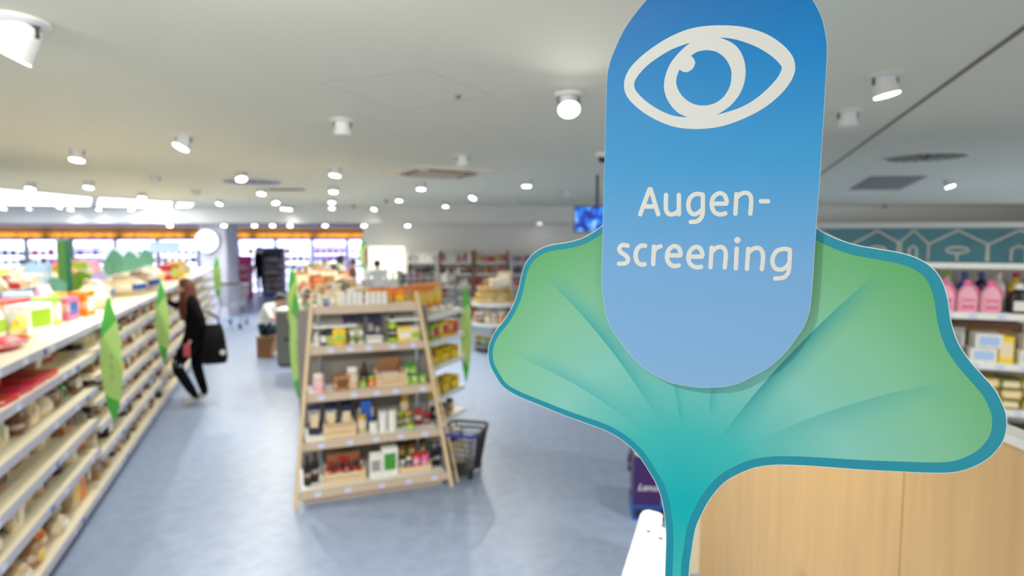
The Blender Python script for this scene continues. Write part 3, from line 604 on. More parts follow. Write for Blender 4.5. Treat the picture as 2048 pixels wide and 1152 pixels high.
for z, nm, hm in zip(FAR_LV, ('lowest', 'second-row', 'third-row', 'fourth-row', 'fifth-row', 'highest'), (.2, .17, .15, .15, .15, .15)):
    shelf_row(E1+.05, 11.3, z, nm+' rear', hm, ['dark brown', 'brown', 'tan', 'brown', 'dark brown', 'beige', 'dark red', 'grey', 'tan'], ['pouch', 'carton', 'jar', 'can'], vin=(-.19, -.11), step=.5)
# flat red chocolate boxes lying on the upper near shelf
for i in range(4):
    put('carton', 'red', A(3.95+.22*i, LIP-.17, 1.18), RP+jitter(.1), (.18, .26, .035), f"flat bright red box, {nth(i)} of four lying on the near upper shelf", 'flat red boxes on the near gondola', accent='red')
# goods piled on top of the gondola
top = [
 ('sack', 'cream', 3.55, -1.62, .32, .26, .16), ('sack', 'grey', 3.75, -1.48, .26, .22, .12), ('wrap', 'red', 4.35, -1.52, .34, .2, .08), ('carton', 'green', 4.45, -1.72, .22, .16, .14), ('pouch', 'blue', 4.15, -1.95, .30, .16, .2),
 ('sack', 'beige', 4.55, -2.05, .38, .22, .2), ('pouch', 'white', 4.9, -1.75, .26, .12, .2), ('pouch', 'yellow', 4.75, -1.55, .18, .12, .16), ('carton', 'white', 5.15, -1.62, .26, .16, .2), ('carton', 'lime', 5.5, -1.62, .2, .14, .21),
 ('carton', 'pink', 5.85, -1.62, .24, .16, .18), ('carton', 'orange', 6.15, -1.56, .16, .14, .2), ('carton', 'orange', 5.3, -2.1, .7, .18, .17), ('carton', 'red', 6.0, -2.05, .4, .2, .16), ('sack', 'white', 4.0, -2.2, .3, .2, .18),
 ('sack', 'cream', 6.7, -1.6, .3, .24, .18), ('pouch', 'white', 7.0, -1.62, .24, .14, .2), ('pouch', 'pale blue', 7.3, -1.7, .22, .14, .2), ('sack', 'cream', 7.6, -1.8, .5, .3, .2), ('pouch', 'light pink', 6.9, -2.05, .28, .16, .22),
 ('carton', 'pale blue', 6.45, -2.1, .3, .2, .18), ('sack', 'cream', 8.3, -1.7, .6, .4, .22), ('sack', 'beige', 8.92, -1.66, .5, .4, .24), ('pouch', 'white', 9.4, -1.6, .3, .2, .2), ('pouch', 'cream', 9.9, -1.7, .34, .2, .22), ('sack', 'white', 10.4, -1.75, .4, .3, .24),
 ('carton', 'red', 10.9, -1.6, .28, .2, .24), ('pouch', 'teal', 11.3, -1.7, .24, .16, .26), ('carton', 'yellow', 11.7, -1.6, .26, .2, .26), ('pouch', 'red', 12.2, -1.8, .3, .2, .28), ('pouch', 'beige', 12.7, -1.6, .3, .2, .24), ('carton', 'gold', 7.2, -2.1, .3, .2, .12)]
for i, (k, c, u, v, wd, dp, h) in enumerate(top):
    put(k, c, A(u, v, G_TOP), RP+jitter(.35), (wd, dp, h), f"{c} {NAMES[k]}, {nth(i)} of the goods piled on top of the long gondola", 'goods piled on the long gondola', accent=random.choice(['white', 'blue', 'yellow', 'lime']))
# green blade-shaped aisle fins
def fin_protos():
    n = 14; H = 1.0
    def outl(a, b): return [((1-(2*t-1)**2)**.9, t) for t in [a+(b-a)*i/n for i in range(n+1)]]
    def poly(pts): return [(w_, z) for w_, z in pts]
    full = outl(0, 1); body = [(-w_*.5, z) for w_, z in full] + [(w_*.5, z) for w_, z in reversed(full)]
    top_ = outl(.67, 1); tp = [(-w_*.5, z) for w_, z in top_] + [(w_*.5, z) for w_, z in reversed(top_) if z > .81]
    bot = outl(0, .23); bt = [(-w_*.5, z) for w_, z in bot] + [(w_*.5, z) for w_, z in reversed(bot) if z < .17]
    dash = M()
    for k in range(9):
        if k in (5,): continue
        dash.box(-.10, -.0, .34+.028*k, .10, .002, .354+.028*k)
    return (M().prism(body, -.5, .5, 'y').build('fin_board', M_lgreen, link=False), M().prism(tp, -.62, .62, 'y').build('fin_tip', M_dgreen, link=False), M().prism(bt, -.62, .62, 'y').build('fin_tip', M_dgreen, link=False), dash)
FB, FT, FT2, FD = fin_protos()
FDo = M().prism([(-.08, .34), (.08, .34), (.08, .345), (-.08, .345)], -.56, .56, 'y').build('print_line', mat('fin_print', (96, 128, 62), .6), link=False)
def fin(p, w_, h, rz, label):
    o = inst(FB, loc=p); o.name = 'aisle_fin'; o.scale = (w_, .012, h); o.rotation_euler = (0, 0, rz); tag(o, label, 'sign', 'green aisle fins')
    inst(FT, o); inst(FT2, o)
    for k in range(12):
        if k in (4, 8): continue
        c = inst(FDo, o); c.location = (0, 0, .018*k); c.scale = (1 if k % 3 else .7, 1, 1)
for u, z0, h, wd, lab in ((5.46, .62, .99, .145, 'nearest tall green fin sign on the long gondola'), (7.74, .66, .93, .135, 'middle green fin sign beside the reaching woman'), (14.6, .75, .93, .16, 'farthest green fin sign behind the woman')):
    fin(A(u, LIP+.085, z0), wd, h, RA, lab)
# second and third gondolas farther left, seen over the first
def back_row(v, u0, u1, ztop, label, cat_items, ids):
    t = thing('rear_gondola', label, 'shelf', A(u0, v), RA); L = u1-u0
    M().box(-.9, 0, 0, 0, L, .12).build('base_plinth', M_kick, t); M().box(-.5, 0, .12, -.42, L, ztop).build('back_panel', M_back, t)
    for z in (.15, .6, 1.0, ztop):
        s = M().box(-.9, 0, z-.03, -.01, L, z).build('shelf', M_cream, t); M().box(-.012, 0, z-.045, 0, L, z+.004).build('price_rail', M_rail, s)
    for k, (kind, c, u, dv, wd, dp, h) in enumerate(cat_items):
        put(kind, c, A(u, v-dv, ztop), RP+jitter(.3), (wd, dp, h), f"{c} {NAMES[kind]}, {nth(k)} of the goods on the {ids} behind the long gondola", f"goods on the {ids}", parts=False)
pal2 = ['white', 'pink', 'red', 'cream', 'yellow', 'orange', 'beige', 'light pink', 'lime', 'pale blue', 'white']
items = [(random.choice(['pouch', 'carton', 'sack']), random.choice(pal2), 9.3+i*.2, .16 if i % 2 else .55, .17, .3, random.uniform(.14, .3)) for i in range(28)]
back_row(-3.3, 8.8, 15.2, 1.36, 'second long gondola with pink and white packs on top', items, 'second gondola')
for i in range(22):
    kd = random.choice(['pouch', 'sack', 'carton']); c = random.choice(['white', 'cream', 'white', 'pale blue', 'beige', 'pink', 'yellow', 'light pink', 'cream'])
    put(kd, c, A(7.95+.22*i, -1.97, G_TOP), RP+jitter(.1), (.19, .13, random.uniform(.12, .2)), f"{c} {NAMES[kd]}, {nth(i)} from the near end in the rear row atop the long gondola", 'rear row of goods on the long gondola', parts=False)
# leaf-shaped toppers and green post
M_leafg = mat('leaf_topper', (112, 180, 156), .5); M_leafl = mat('lime_topper', (160, 200, 60), .5)
def topper(p, w_, h, m, label, kind='leaf', rz=0):
    t = thing('leaf_topper', label, 'sign', p, rz, 'leaf-shaped toppers on the gondolas')
    n = 12; pts = [(-.5*w_*math.sin(math.pi*i/n)**.8*(1 if i < 9 else .9), h*(i/n)) for i in range(n+1)] + [(.5*w_*math.sin(math.pi*i/n)**.8, h*(i/n)+.12*h*math.sin(math.pi*i/n)) for i in range(n-1, 0, -1)]
    M().prism(pts, -.006, .006, 'y').build('leaf_board', m, t); M().tube([(0, 0, 0), (0, -.008, h*.6)], .006, 5).build('stalk', M_dgreen, t)
    M().box(-.05, -.04, -.004, .05, .04, .012).build('foot', M_white, t)
topper(A(7.9, -2.25, G_TOP), .24, .23, M_leafg, 'dark green leaf topper low beside the green post', rz=RA); topper(A(8.62, -2.2, G_TOP), .26, .27, M_leafl, 'lime green round leaf topper by the green post', rz=RA)
topper(A(10.3, -2.2, G_TOP), .26, .5, M_leafg, 'tall green leaf topper, first of three in a row', rz=RA+.4); topper(A(11.3, -2.2, G_TOP), .26, .46, M_leafg, 'green leaf topper in the middle of three', rz=RA+.4); topper(A(12.6, -2.2, G_TOP), .28, .46, M_leafg, 'green leaf topper farthest of three in a row', rz=RA+.4)
t = thing('green_post', 'tall flat green post standing on the long gondola', 'sign', A(8.32, -2.26, G_TOP), RA)
M().box(-.06, -.02, 0, .02, .02, .63).build('post_board', mat('post_green', (110, 180, 80), .5), t); M().box(.02, -.02, 0, .07, .02, .63).build('post_side', mat('post_teal', (60, 150, 110), .5), t); M().box(-.08, -.08, 0, .09, .08, .015).build('foot', M_white, t)

# ------------------------------------------------------------------ the wooden end display in the middle
EU = 5.34                                            # its back plane
LV = [(.11, 4.82, .13, 1.26), (.465, 4.90, .17, 1.21), (.825, 4.98, .20, 1.175), (1.185, 5.06, .23, 1.13), (1.50, 5.13, .26, 1.09)]
ORG = A(4.8, .1); ed = thing('end_display', 'stepped wooden end-of-aisle display with white shelves and leaning side rails', 'display', ORG, RA)
def L_(u, v, z): return (v-.1, u-4.8, z)             # display-local point
def slab(m, u0, u1, v0, v1, z0, z1): a = L_(u0, v0, z0); c = L_(u1, v1, z1); return m.box(a[0], a[1], a[2], c[0], c[1], c[2])
slab(M(), 4.86, EU, .15, 1.24, 0, .075).build('plinth', M_beige, ed)
for z, u, v0, v1 in LV:
    s = slab(M(), u+.012, EU, v0, v1, z-.02, z).build('shelf', M_white, ed)
    slab(M(), u-.006, u+.012, v0-.03, v1+.03, z-.06, z+.004).build('fascia', M_beige, s)
    for k in range(5 if z < 1.45 else 0):
        v = v0+.1+(v1-v0-.2)*k/4+jitter(.03); slab(M(), u-.008, u-.005, v, v+.05, z-.05, z-.012).build('price_tag', M_tag, s)
for v0, v1 in ((.075, .255), (1.30, 1.10)):
    m = M(); sgn_ = 1
    rings = [[L_(u+du, v+dv, z) for du, dv in ((-.03, -.014), (-.03, .014), (.03, .014), (.03, -.014))] for u, v, z in ((4.80, v0, 0.0), (5.15, v1, 1.60))]
    m.loft(rings).build('side_rail', mat('rail_wood', (214, 190, 150), .5), ed)
slab(M(), EU-.02, EU, .14, 1.24, .075, 1.46).build('back_panel', mat('grey_back', (136, 130, 124), .6), ed)
for v in (.30, 1.10):
    m = M(); m.tube([L_(5.16, v, .11), L_(5.16, v, 1.48)], .014, 8); m.build('metal_post', M_steel, ed, True)
m = slab(M(), 5.10, EU-.02, .25, .60, 1.33, 1.345); m.build('riser_shelf', M_white, ed)
m = slab(M(), 5.10, EU-.02, .86, 1.12, 1.36, 1.375); m.build('riser_shelf', M_white, ed)
m = M().tube([L_(4.80, 1.36, .02), L_(5.14, 1.125, 1.5)], .008, 6); m.build('ladder_stick', M_pine, ed)
def crate(u, v, z, wd, dp, h, rows, label, board=False):
    t = thing('wooden_crate', label, 'crate', A(u, v, z), RA+jitter(.03), 'small slatted crates on the end display')
    sl = h/rows
    for k in range(rows):
        for y in (0, dp-.008): M().box(-wd/2, y, k*sl+.003, wd/2, y+.008, (k+1)*sl-.003).build('slat', M_pine, t)
        for x in (-wd/2, wd/2-.008): M().box(x, .008, k*sl+.003, x+.008, dp-.008, (k+1)*sl-.003).build('slat', M_pine, t)
    for x in (-wd/2+.008, wd/2-.022):
        for y in (.008, dp-.022): M().box(x, y, 0, x+.014, y+.014, h+.02).build('corner_post', M_pine, t)
    M().box(-wd/2+.006, .006, .004, wd/2-.006, dp-.006, .012).build('bottom', M_pine, t)
    if board: M().box(-wd/2+.03, dp-.02, .02, wd/2-.03, dp-.012, h+.11).build('card_insert', M_card, t)
    return t
G = 'goods on the wooden end display'
def e(kind, color, u, v, z, size, label, accent='white', rz=None): return put(kind, color, A(u, v, z), RA+(jitter(.1) if rz is None else rz), size, label, G, accent=accent)
S5, S4, S3, S2, S1 = 1.50, 1.185, .825, .465, .11
# top board
for i in range(8):
    e('jar', 'white', 5.19, .50+.047*i+(.012 if i > 3 else 0), S5, (.045, .045, .105), f"small white lidded jar, {nth(i)} from the left on the display's top board", 'white')
for i, (k, c, v, s) in enumerate((('pouch', 'cream', .31, (.05, .04, .10)), ('jar', 'blue', .365, (.05, .05, .075)), ('pouch', 'beige', .42, (.05, .04, .11)), ('pouch', 'cream', .465, (.04, .04, .1)))):
    e(k, c, 5.2, v, S5, s, f"{c} {NAMES[k]}, {nth(i)} from the left rail on the display's top board")
# fourth board
seq = [('bottle', 'white', .28, .05, .11, 'white'), ('bottle', 'black', .335, .05, .15, 'white'), ('jar', 'lime', .385, .05, .07, 'yellow'), ('pouch', 'yellow', .46, .11, .14, 'lime'), ('box_tall', 'tan', .585, .10, .16, 'cream'), ('bottle', 'white', .565, .04, .13, 'green'), ('bottle', 'white', .635, .04, .13, 'green'), ('bottle', 'lime', .895, .08, .21, 'black'), ('pouch', 'yellow', .99, .12, .12, 'white'), ('pouch', 'cream', 1.08, .1, .12, 'lime')]
for i, (k, c, v, wd, h, ac) in enumerate(seq):
    e(k, c, 5.25 if k == 'box_tall' else 5.15+jitter(.01), v, S4, (wd, wd*.8 if k != 'bottle' else wd, h), f"{c} {NAMES[k]}, {nth(i)} from the left on the display's fourth board", ac)
e('tray', 'white', 5.16, .74, S4, (.14, .12, .05), 'low white tray of brown sweets on the fourth board')
for i in range(5): e('jar', 'navy', 5.26, .52+.06*i+(.0 if i < 3 else .03), S4, (.05, .05, .22), f"dark blue topped bottle, {nth(i)} in the rear row of the fourth board", 'navy')
# third board
seq = [('jar', 'light pink', .285, .09, .14, 'white'), ('carton', 'tan', .46, .12, .12, 'brown'), ('jar', 'beige', .55, .10, .18, 'white'), ('jar', 'lime', .635, .05, .06, 'lime'), ('bottle', 'dark brown', .655, .06, .19, 'black'), ('jar', 'orange', .705, .06, .09, 'lime')]
for i, (k, c, v, wd, h, ac) in enumerate(seq):
    e(k, c, 5.08+(.1 if k == 'bottle' else 0), v, S3, (wd, wd, h), f"{c} {NAMES[k]}, {nth(i)} from the left on the display's third board", ac)
crate(5.03, .86, S3, .25, .17, .11, 3, 'slatted pine crate with a brown card insert on the third board', True)
e('pouch', 'dark red', 5.10, .86, S3+.014, (.16, .08, .12), 'dark red pouch sitting in the third-board crate')
for i, (v, k) in enumerate(((1.0, 0), (1.06, 0), (1.13, 0), (1.01, 1), (1.065, 1))):
    e('jar', 'lime', 5.06+.06*(k), v, S3+(.092 if k else 0)*0, (.055, .055, .09+.08*k), f"green-lidded jar, {nth(i)} of the cluster right of the crate", 'green')
# second board
for i, v in enumerate((.245, .375, .50)): e('box_tall', 'navy', 5.13, v, S2, (.09, .07, .24), f"navy tall pack with pale picture, {nth(i)} from the left on the second board", 'cream')
crate(4.95, .435, S2, .25, .12, .09, 2, 'low two-slat pine crate on the second board')
e('carton', 'navy', 5.14, .66, S2, (.12, .1, .30), 'tall navy box beside the stacked white tins', 'blue')
e('jar', 'beige', 5.02, .61, S2, (.08, .08, .15), 'beige labelled jar in front of the tall navy box', 'gold')
for i in range(3):
    for j in range(2 if i else 1): e('can', 'white', 5.0, .70+.078*i, S2+.085*j, (.07, .07, .085), f"white tin in the {nth(i)} column, {'upper' if j else 'lower'} row, on the second board", 'white')
seq = [('jar', 'olive', .93, .06, .12, 'lime'), ('jar', 'olive', 1.0, .07, .12, 'gold'), ('jar', 'lime', 1.0, .07, .045, 'lime'), ('jar', 'gold', 1.0, .08, .24, 'gold'), ('jar', 'dark red', 1.09, .07, .13, 'red'), ('jar', 'dark red', 1.165, .06, .10, 'red')]
for i, (k, c, v, wd, h, ac) in enumerate(seq):
    e(k, c, (5.22 if h > .2 else 4.98 if h < .05 else 5.08), v, S2, (wd, wd, h), f"{c} {NAMES[k]}, {nth(i)} of the jars at the right of the second board", ac)
# bottom board
for i, v in enumerate((.175, .235)): e('bottle', 'black', 4.96+.05*i, v, S1, (.06, .06, .24), f"black bottle, {nth(i)} from the left rail on the bottom board", 'dark brown')
crate(4.90, .46, S1, .32, .20, .085, 2, 'wide pine crate of dark red bottles on the bottom board', True)
for i, (v, u, c) in enumerate(((.35, 5.0, 'dark red'), (.42, 4.96, 'dark brown'), (.48, 5.02, 'dark red'), (.55, 4.96, 'black'), (.45, 5.06, 'red'))):
    e('bottle', c, u, v, S1+.014, (.055, .055, .15+.03*(i % 2)), f"{c} bottle, {nth(i)} of five in the bottom-board crate", 'red')
e('box_tall', 'white', 4.96, .705, S1, (.10, .08, .20), 'slim white pack standing left of its twin on the bottom board', 'grey'); e('carton', 'white', 4.97, .82, S1, (.13, .09, .23), 'larger white pack with green stripe on the bottom board', 'green')
crate(4.92, 1.03, S1, .27, .14, .05, 1, 'shallow one-slat crate holding pink jars on the bottom board')
for i, v in enumerate((1.05, 1.12)): e('jar', 'pink', 4.98, v, S1+.014, (.062, .062, .13), f"bright pink jar, {'left' if not i else 'right'} of the pair in the shallow crate", 'red')
for i, (v, c, h) in enumerate(((.93, 'grey', .08), (.985, 'dark brown', .1))): e('jar', c, 4.98, v, S1+.014, (.05, .05, h), f"small {c} jar left of the pink pair")
for i, v in enumerate((1.185, 1.235)): e('bottle', 'black', 5.0, v, S1, (.05, .05, .22), f"black bottle by the right rail of the bottom board, {nth(i)}", 'black')
for i in range(4): e('bottle', 'dark brown', 5.24, .88+.09*i, S1, (.07, .07, .26), f"dark brown bottle, {nth(i)} in the rear row of the bottom board", 'gold')
# fins of the display
fin(A(5.44, .135, .68), .11, .93, RA+math.pi-.1, 'green fin sign at the left of the wooden end display')
fin(Vector((-.475, 6.24, .56)), .115, 1.03, R(-6), 'green fin sign at the right of the wooden end display')
fin(A(7.6, .16, .80), .12, .95, RA, 'green fin sign on the middle gondola behind the end display')
p_ = at_y(727, 538, 16.0); fin(Vector((p_.x, 16.0, 1.2)), .2, .85, 0, 'light green fin sign in front of the white back wall')
mm = M().box(-.03, -.03, 0, .03, .03, 1.2); o = mm.build('fin_pole', M_white, loc=(p_.x, 16.0, 0)); M().box(-.15, -.12, 0, .15, .12, .015).build('foot', M_white, o); tag(o, 'slim white pole carrying the light green fin by the back wall', 'pole')
# ------------------------------------------------------------------ angled side shelves right of the end display
SO = Vector((-.81, 5.40, 0)); ss = thing('side_shelf', 'white angled shelf bay facing right beside the end display', 'shelf', SO, RB)
SLV = [.30, .55, .86, 1.10, 1.345]
def B(x, y, z): c, s = math.cos(RB), math.sin(RB); return SO + Vector((x*c-y*s, x*s+y*c, z))
M().box(-.46, .03, 0, -.03, .88, .10).build('plinth', M_kick, ss); M().box(-.46, .03, .1, -.43, .88, 1.5).build('back_panel', M_back, ss)
for y in (.03, .86): M().box(-.43, y, .1, -.38, y+.02, 1.345).build('upright', M_steel, ss)
for z in [.12]+SLV:
    s = M().box(-.43, .03, z-.025, -.012, .88, z).build('shelf', M_cream, ss); M().box(-.012, .03, z-.045, 0, .88, z+.004).build('price_rail', M_white, s)
GS = 'goods on the angled side shelves'
for lv, z, c, kinds in ((4, 1.10, 'yellow', 'carton'), (3, .86, 'yellow', 'tray'), (2, .55, 'yellow', 'tray')):
    for i in range(4):
        put('carton' if kinds == 'carton' else 'tray', ['yellow', 'lime', 'yellow', 'orange'][i] if lv == 4 else 'yellow', B(-.12, .14+.2*i, z), RB+R(90)+jitter(.06), (.15, .16, .14 if lv == 4 else .12), f"yellow {'carton' if kinds == 'carton' else 'tray'}, {nth(i)} from the near end on the {nth(lv-1)} angled shelf", GS, accent='brown' if lv != 4 else 'red')
for i in range(5): put('jar', random.choice(['brown', 'dark red', 'navy', 'tan']), B(-.12, .12+.16*i, .30), RB+R(90), (.08, .08, .12), f"dark jar, {nth(i)} from the near end on the second lowest angled shelf", GS, accent='black')
for i in range(5): put('pouch', random.choice(['white', 'cream', 'lime']), B(-.10, .1+.16*i, 1.345), RB+R(90), (.1, .07, .06), f"low pale pouch, {nth(i)} in front of the orange packs", GS, parts=False)
for i in range(5): put('box_tall', 'orange', B(-.27, .12+.155*i, 1.345), RB+R(90), (.145, .1, .27), f"tall orange pack, {nth(i)} of five on the angled side shelf", 'tall orange packs', accent='yellow')

# ------------------------------------------------------------------ middle gondola behind the end display
mg = thing('middle_gondola', 'long low gondola heaped with packs behind the end display', 'shelf', A(5.42, .22), RA)
M().box(0, 0, 0, .62, 4.5, .1).build('plinth', M_kick, mg); M().box(.28, 0, .1, .34, 4.5, 1.35).build('back_panel', M_back, mg)
for z in (.12, .5, .85, 1.12): M().box(.0, 0, z-.03, .28, 4.5, z).build('shelf', M_cream, mg); M().box(.34, .9, z-.03, .62, 4.5, z).build('shelf', M_cream, mg)
M().box(0, 0, 1.35, .62, 4.5, 1.38).build('top_board', M_cream, mg); M().box(.62, -.05, 1.35, .86, .045, 1.38).build('top_tab', M_cream, mg)
for i in range(3): put('box_tall', 'orange', A(5.42, .79+.105*i, 1.38), RA, (.098, .08, .24), f"tall orange pack, {nth(i)} of three behind the end display's top board", 'tall orange packs', accent='yellow')
rg = thing('rear_gondola', 'short heaped gondola beyond the grey terminal', 'shelf', A(11.4, .55), RA)
M().box(0, 0, 0, .7, 2.4, .1).build('plinth', M_kick, rg); M().box(.0, 0, .1, .7, 2.4, 1.3).build('body', M_back, rg); M().box(-.02, -.02, 1.3, .72, 2.42, 1.33).build('top_board', M_cream, rg)
for i in range(9):
    for j in range(4):
        kd = random.choice(['sack', 'pouch', 'carton', 'jar']); c = random.choice(['beige', 'teal', 'cream', 'white', 'orange', 'green', 'brown'])
        put(kd, c, A(11.55+.26*i, .65+.165*j, 1.33), RA+jitter(.1), (.15, .13, random.uniform(.12, .28)), f"{c} {NAMES[kd]} on the short rear gondola, {nth(j)} from left in {nth(i)} row", 'goods on the short rear gondola', parts=False)
pal3 = ['beige', 'cream', 'tan', 'brown', 'white', 'gold', 'orange', 'teal', 'dark brown', 'green', 'cream', 'white', 'dark red', 'beige']
for i in range(20):
    for j in range(5):
        u = 5.62+.21*i+jitter(.03); v = .285+.125*j
        kd = random.choice(['sack', 'pouch', 'carton', 'jar', 'sack']); h = random.uniform(.09, .17)+.05*(j in (1, 2, 3))+.006*i
        c = random.choice(pal3)
        put(kd, c, A(u, v, 1.38), RA+jitter(.12), (.115+jitter(.008), .11, h), f"{c} {NAMES[kd]} heaped on the middle gondola, {nth(j)} from left in {nth(i)} row", 'goods heaped on the middle gondola', parts=i < 4)
# side goods on the middle gondola's left face
# ------------------------------------------------------------------ rolling shopping basket
rb = thing('rolling_basket', 'dark mesh rolling shopping basket with a blue front rim', 'basket', Vector((-.42, 5.22, 0)), R(-14))
def rect(x0, y0, x1, y1, z, r=.04): return [(x0+r, y0, z), (x1-r, y0, z), (x1, y0+r, z), (x1, y1-r, z), (x1-r, y1, z), (x0+r, y1, z), (x0, y1-r, z), (x0, y0+r, z)]
M().tube(rect(-.17, -.21, .17, .21, .40), .013, 6, True).build('rim', M_dgrey, rb, True)
M().tube([(-.165, .05, .402), (-.17, -.16, .402), (-.13, -.215, .402), (.13, -.215, .402), (.168, -.17, .402)], .016, 6).build('blue_rim', mat('blue_plastic', (36, 52, 150), .4), rb, True)
a_ = rect(-.17, -.21, .17, .21, .40); b_ = rect(-.12, -.15, .12, .15, .07)
for i in range(8):
    a1, a2, b1, b2 = Vector(a_[i]), Vector(a_[(i+1) % 8]), Vector(b_[i]), Vector(b_[(i+1) % 8]); n = 2 if (a2-a1).length < .08 else 9
    for k in range(n): t_ = k/n; M().tube([a1.lerp(a2, t_), b1.lerp(b2, t_)], .0042, 4).build('rib', M_dgrey, rb)
for q_ in (.15, .3, .45, .6, .75, .9): M().tube([Vector(a_[i]).lerp(Vector(b_[i]), q_) for i in range(8)], .004, 4, True).build('hoop', M_dgrey, rb)
M().prism([(x, y) for x, y, z in b_], .06, .075).build('bottom', M_dgrey, rb)
for x, y in ((-.1, -.13), (.1, -.13), (-.1, .13), (.1, .13)):
    M().lathe([(.02, -.012), (.036, -.012), (.036, .012), (.02, .012)], 14).xform(Matrix.Translation((x, y, .036)) @ Matrix.Rotation(R(90), 4, 'Y')).build('wheel', M_black, rb, True)
    M().box(x-.018, y-.012, .05, x+.018, y+.012, .066).build('wheel_bracket', M_dgrey, rb)
M().tube([(-.15, .2, .4), (-.15, .235, .34), (.15, .235, .34), (.15, .2, .4)], .009, 6).build('pull_handle', M_black, rb, True)
put('pouch', 'cream', Vector((-.48, 5.28, .076)), .4, (.14, .08, .2), 'cream pouch lying in the rolling basket', None)

# ------------------------------------------------------------------ grey terminal with a crouching person
tm = thing('grey_terminal', 'waist-high grey terminal cabinet in the aisle', 'terminal', at_y(577, 733, 9.7).xy.to_3d(), R(-2))
M().box(-.19, 0, .03, .19, .36, .88, .012).build('cabinet', M_grey, tm); M().box(-.17, .02, 0, .17, .34, .03).build('foot', M_kick, tm)
M().box(-.20, -.01, .88, .20, .37, .92, .01).build('top', M_white, tm); M().box(-.06, -.006, .42, .14, .002, .455).build('coin_slot', M_dgrey, tm)
M().lathe([(.05, 0), (.045, .006), (.02, .008)], 16).xform(Matrix.Translation((.05, 0, .80)) @ Matrix.Rotation(R(90), 4, 'X') @ Matrix.Scale(1.3, 4, (1, 0, 0))).build('emblem', mat('brass_emblem', (200, 176, 130), .4), tm)
# gold-jar stand
gs = thing('jar_stand', 'rounded three-tier stand full of gold-lidded jars', 'stand', Vector((-.32, 11.2, 0)), 0)
for z, r in ((.12, .40), (.52, .42), (.88, .43)):
    s = M().lathe([(r-.03, z-.05), (r, z-.045), (r, z+.02), (r-.02, z+.02), (r-.02, z), (.02, z)], 28).build('tier', M_white if z > .2 else M_grey, gs, True)
M().lathe([(.34, 0), (.36, .01), (.36, .07)], 28).build('base', M_kick, gs, True); M().tube([(0, 0, .07), (0, 0, 1.15)], .05, 12).build('core', M_steel, gs, True)
GJ = 'jars on the rounded stand'; cnt = 0
for lay in range(3):
    n = 15 - lay*2; r = .36-lay*.05
    for k in range(n):
        a = R(178+ 184*k/(n-1)); put('jar', 'gold', Vector((-.32+r*math.cos(a), 11.2+r*math.sin(a), .885+.105*lay)), 0, (.075, .075, .1), f"gold-lidded jar, {nth(k)} from the left in {nth(lay)} layer on the stand", GJ, parts=False); cnt += 1
put('carton', 'cream', Vector((-.22, 11.12, 1.2)), .2, (.36, .3, .12), 'cream carton on top of the gold jars', None); put('carton', 'beige', Vector((-.12, 11.2, 1.32)), -.15, (.26, .2, .12), 'beige carton crowning the jar stand', None)
for k in range(9):
    a = R(185+170*k/8); put('jar' if k % 3 else 'pouch', ['orange', 'tan', 'brown', 'gold', 'beige'][k % 5], Vector((-.32+.34*math.cos(a), 11.2+.34*math.sin(a), .522)), 0, (.1, .1, .2), f"{['orange', 'tan', 'brown', 'gold', 'beige'][k % 5]} {'jar' if k % 3 else 'pouch'}, {nth(k)} from left on the stand's middle tier", 'goods on the middle tier')
for k in range(8):
    a = R(185+170*k/7); put('jar', ['olive', 'dark brown', 'green', 'brown'][k % 4], Vector((-.32+.32*math.cos(a), 11.2+.32*math.sin(a), .122)), 0, (.1, .1, .18), f"{['olive', 'dark brown', 'green', 'brown'][k % 4]} jar, {nth(k)} from left on the stand's lowest tier", 'goods on the lowest tier', accent='gold')

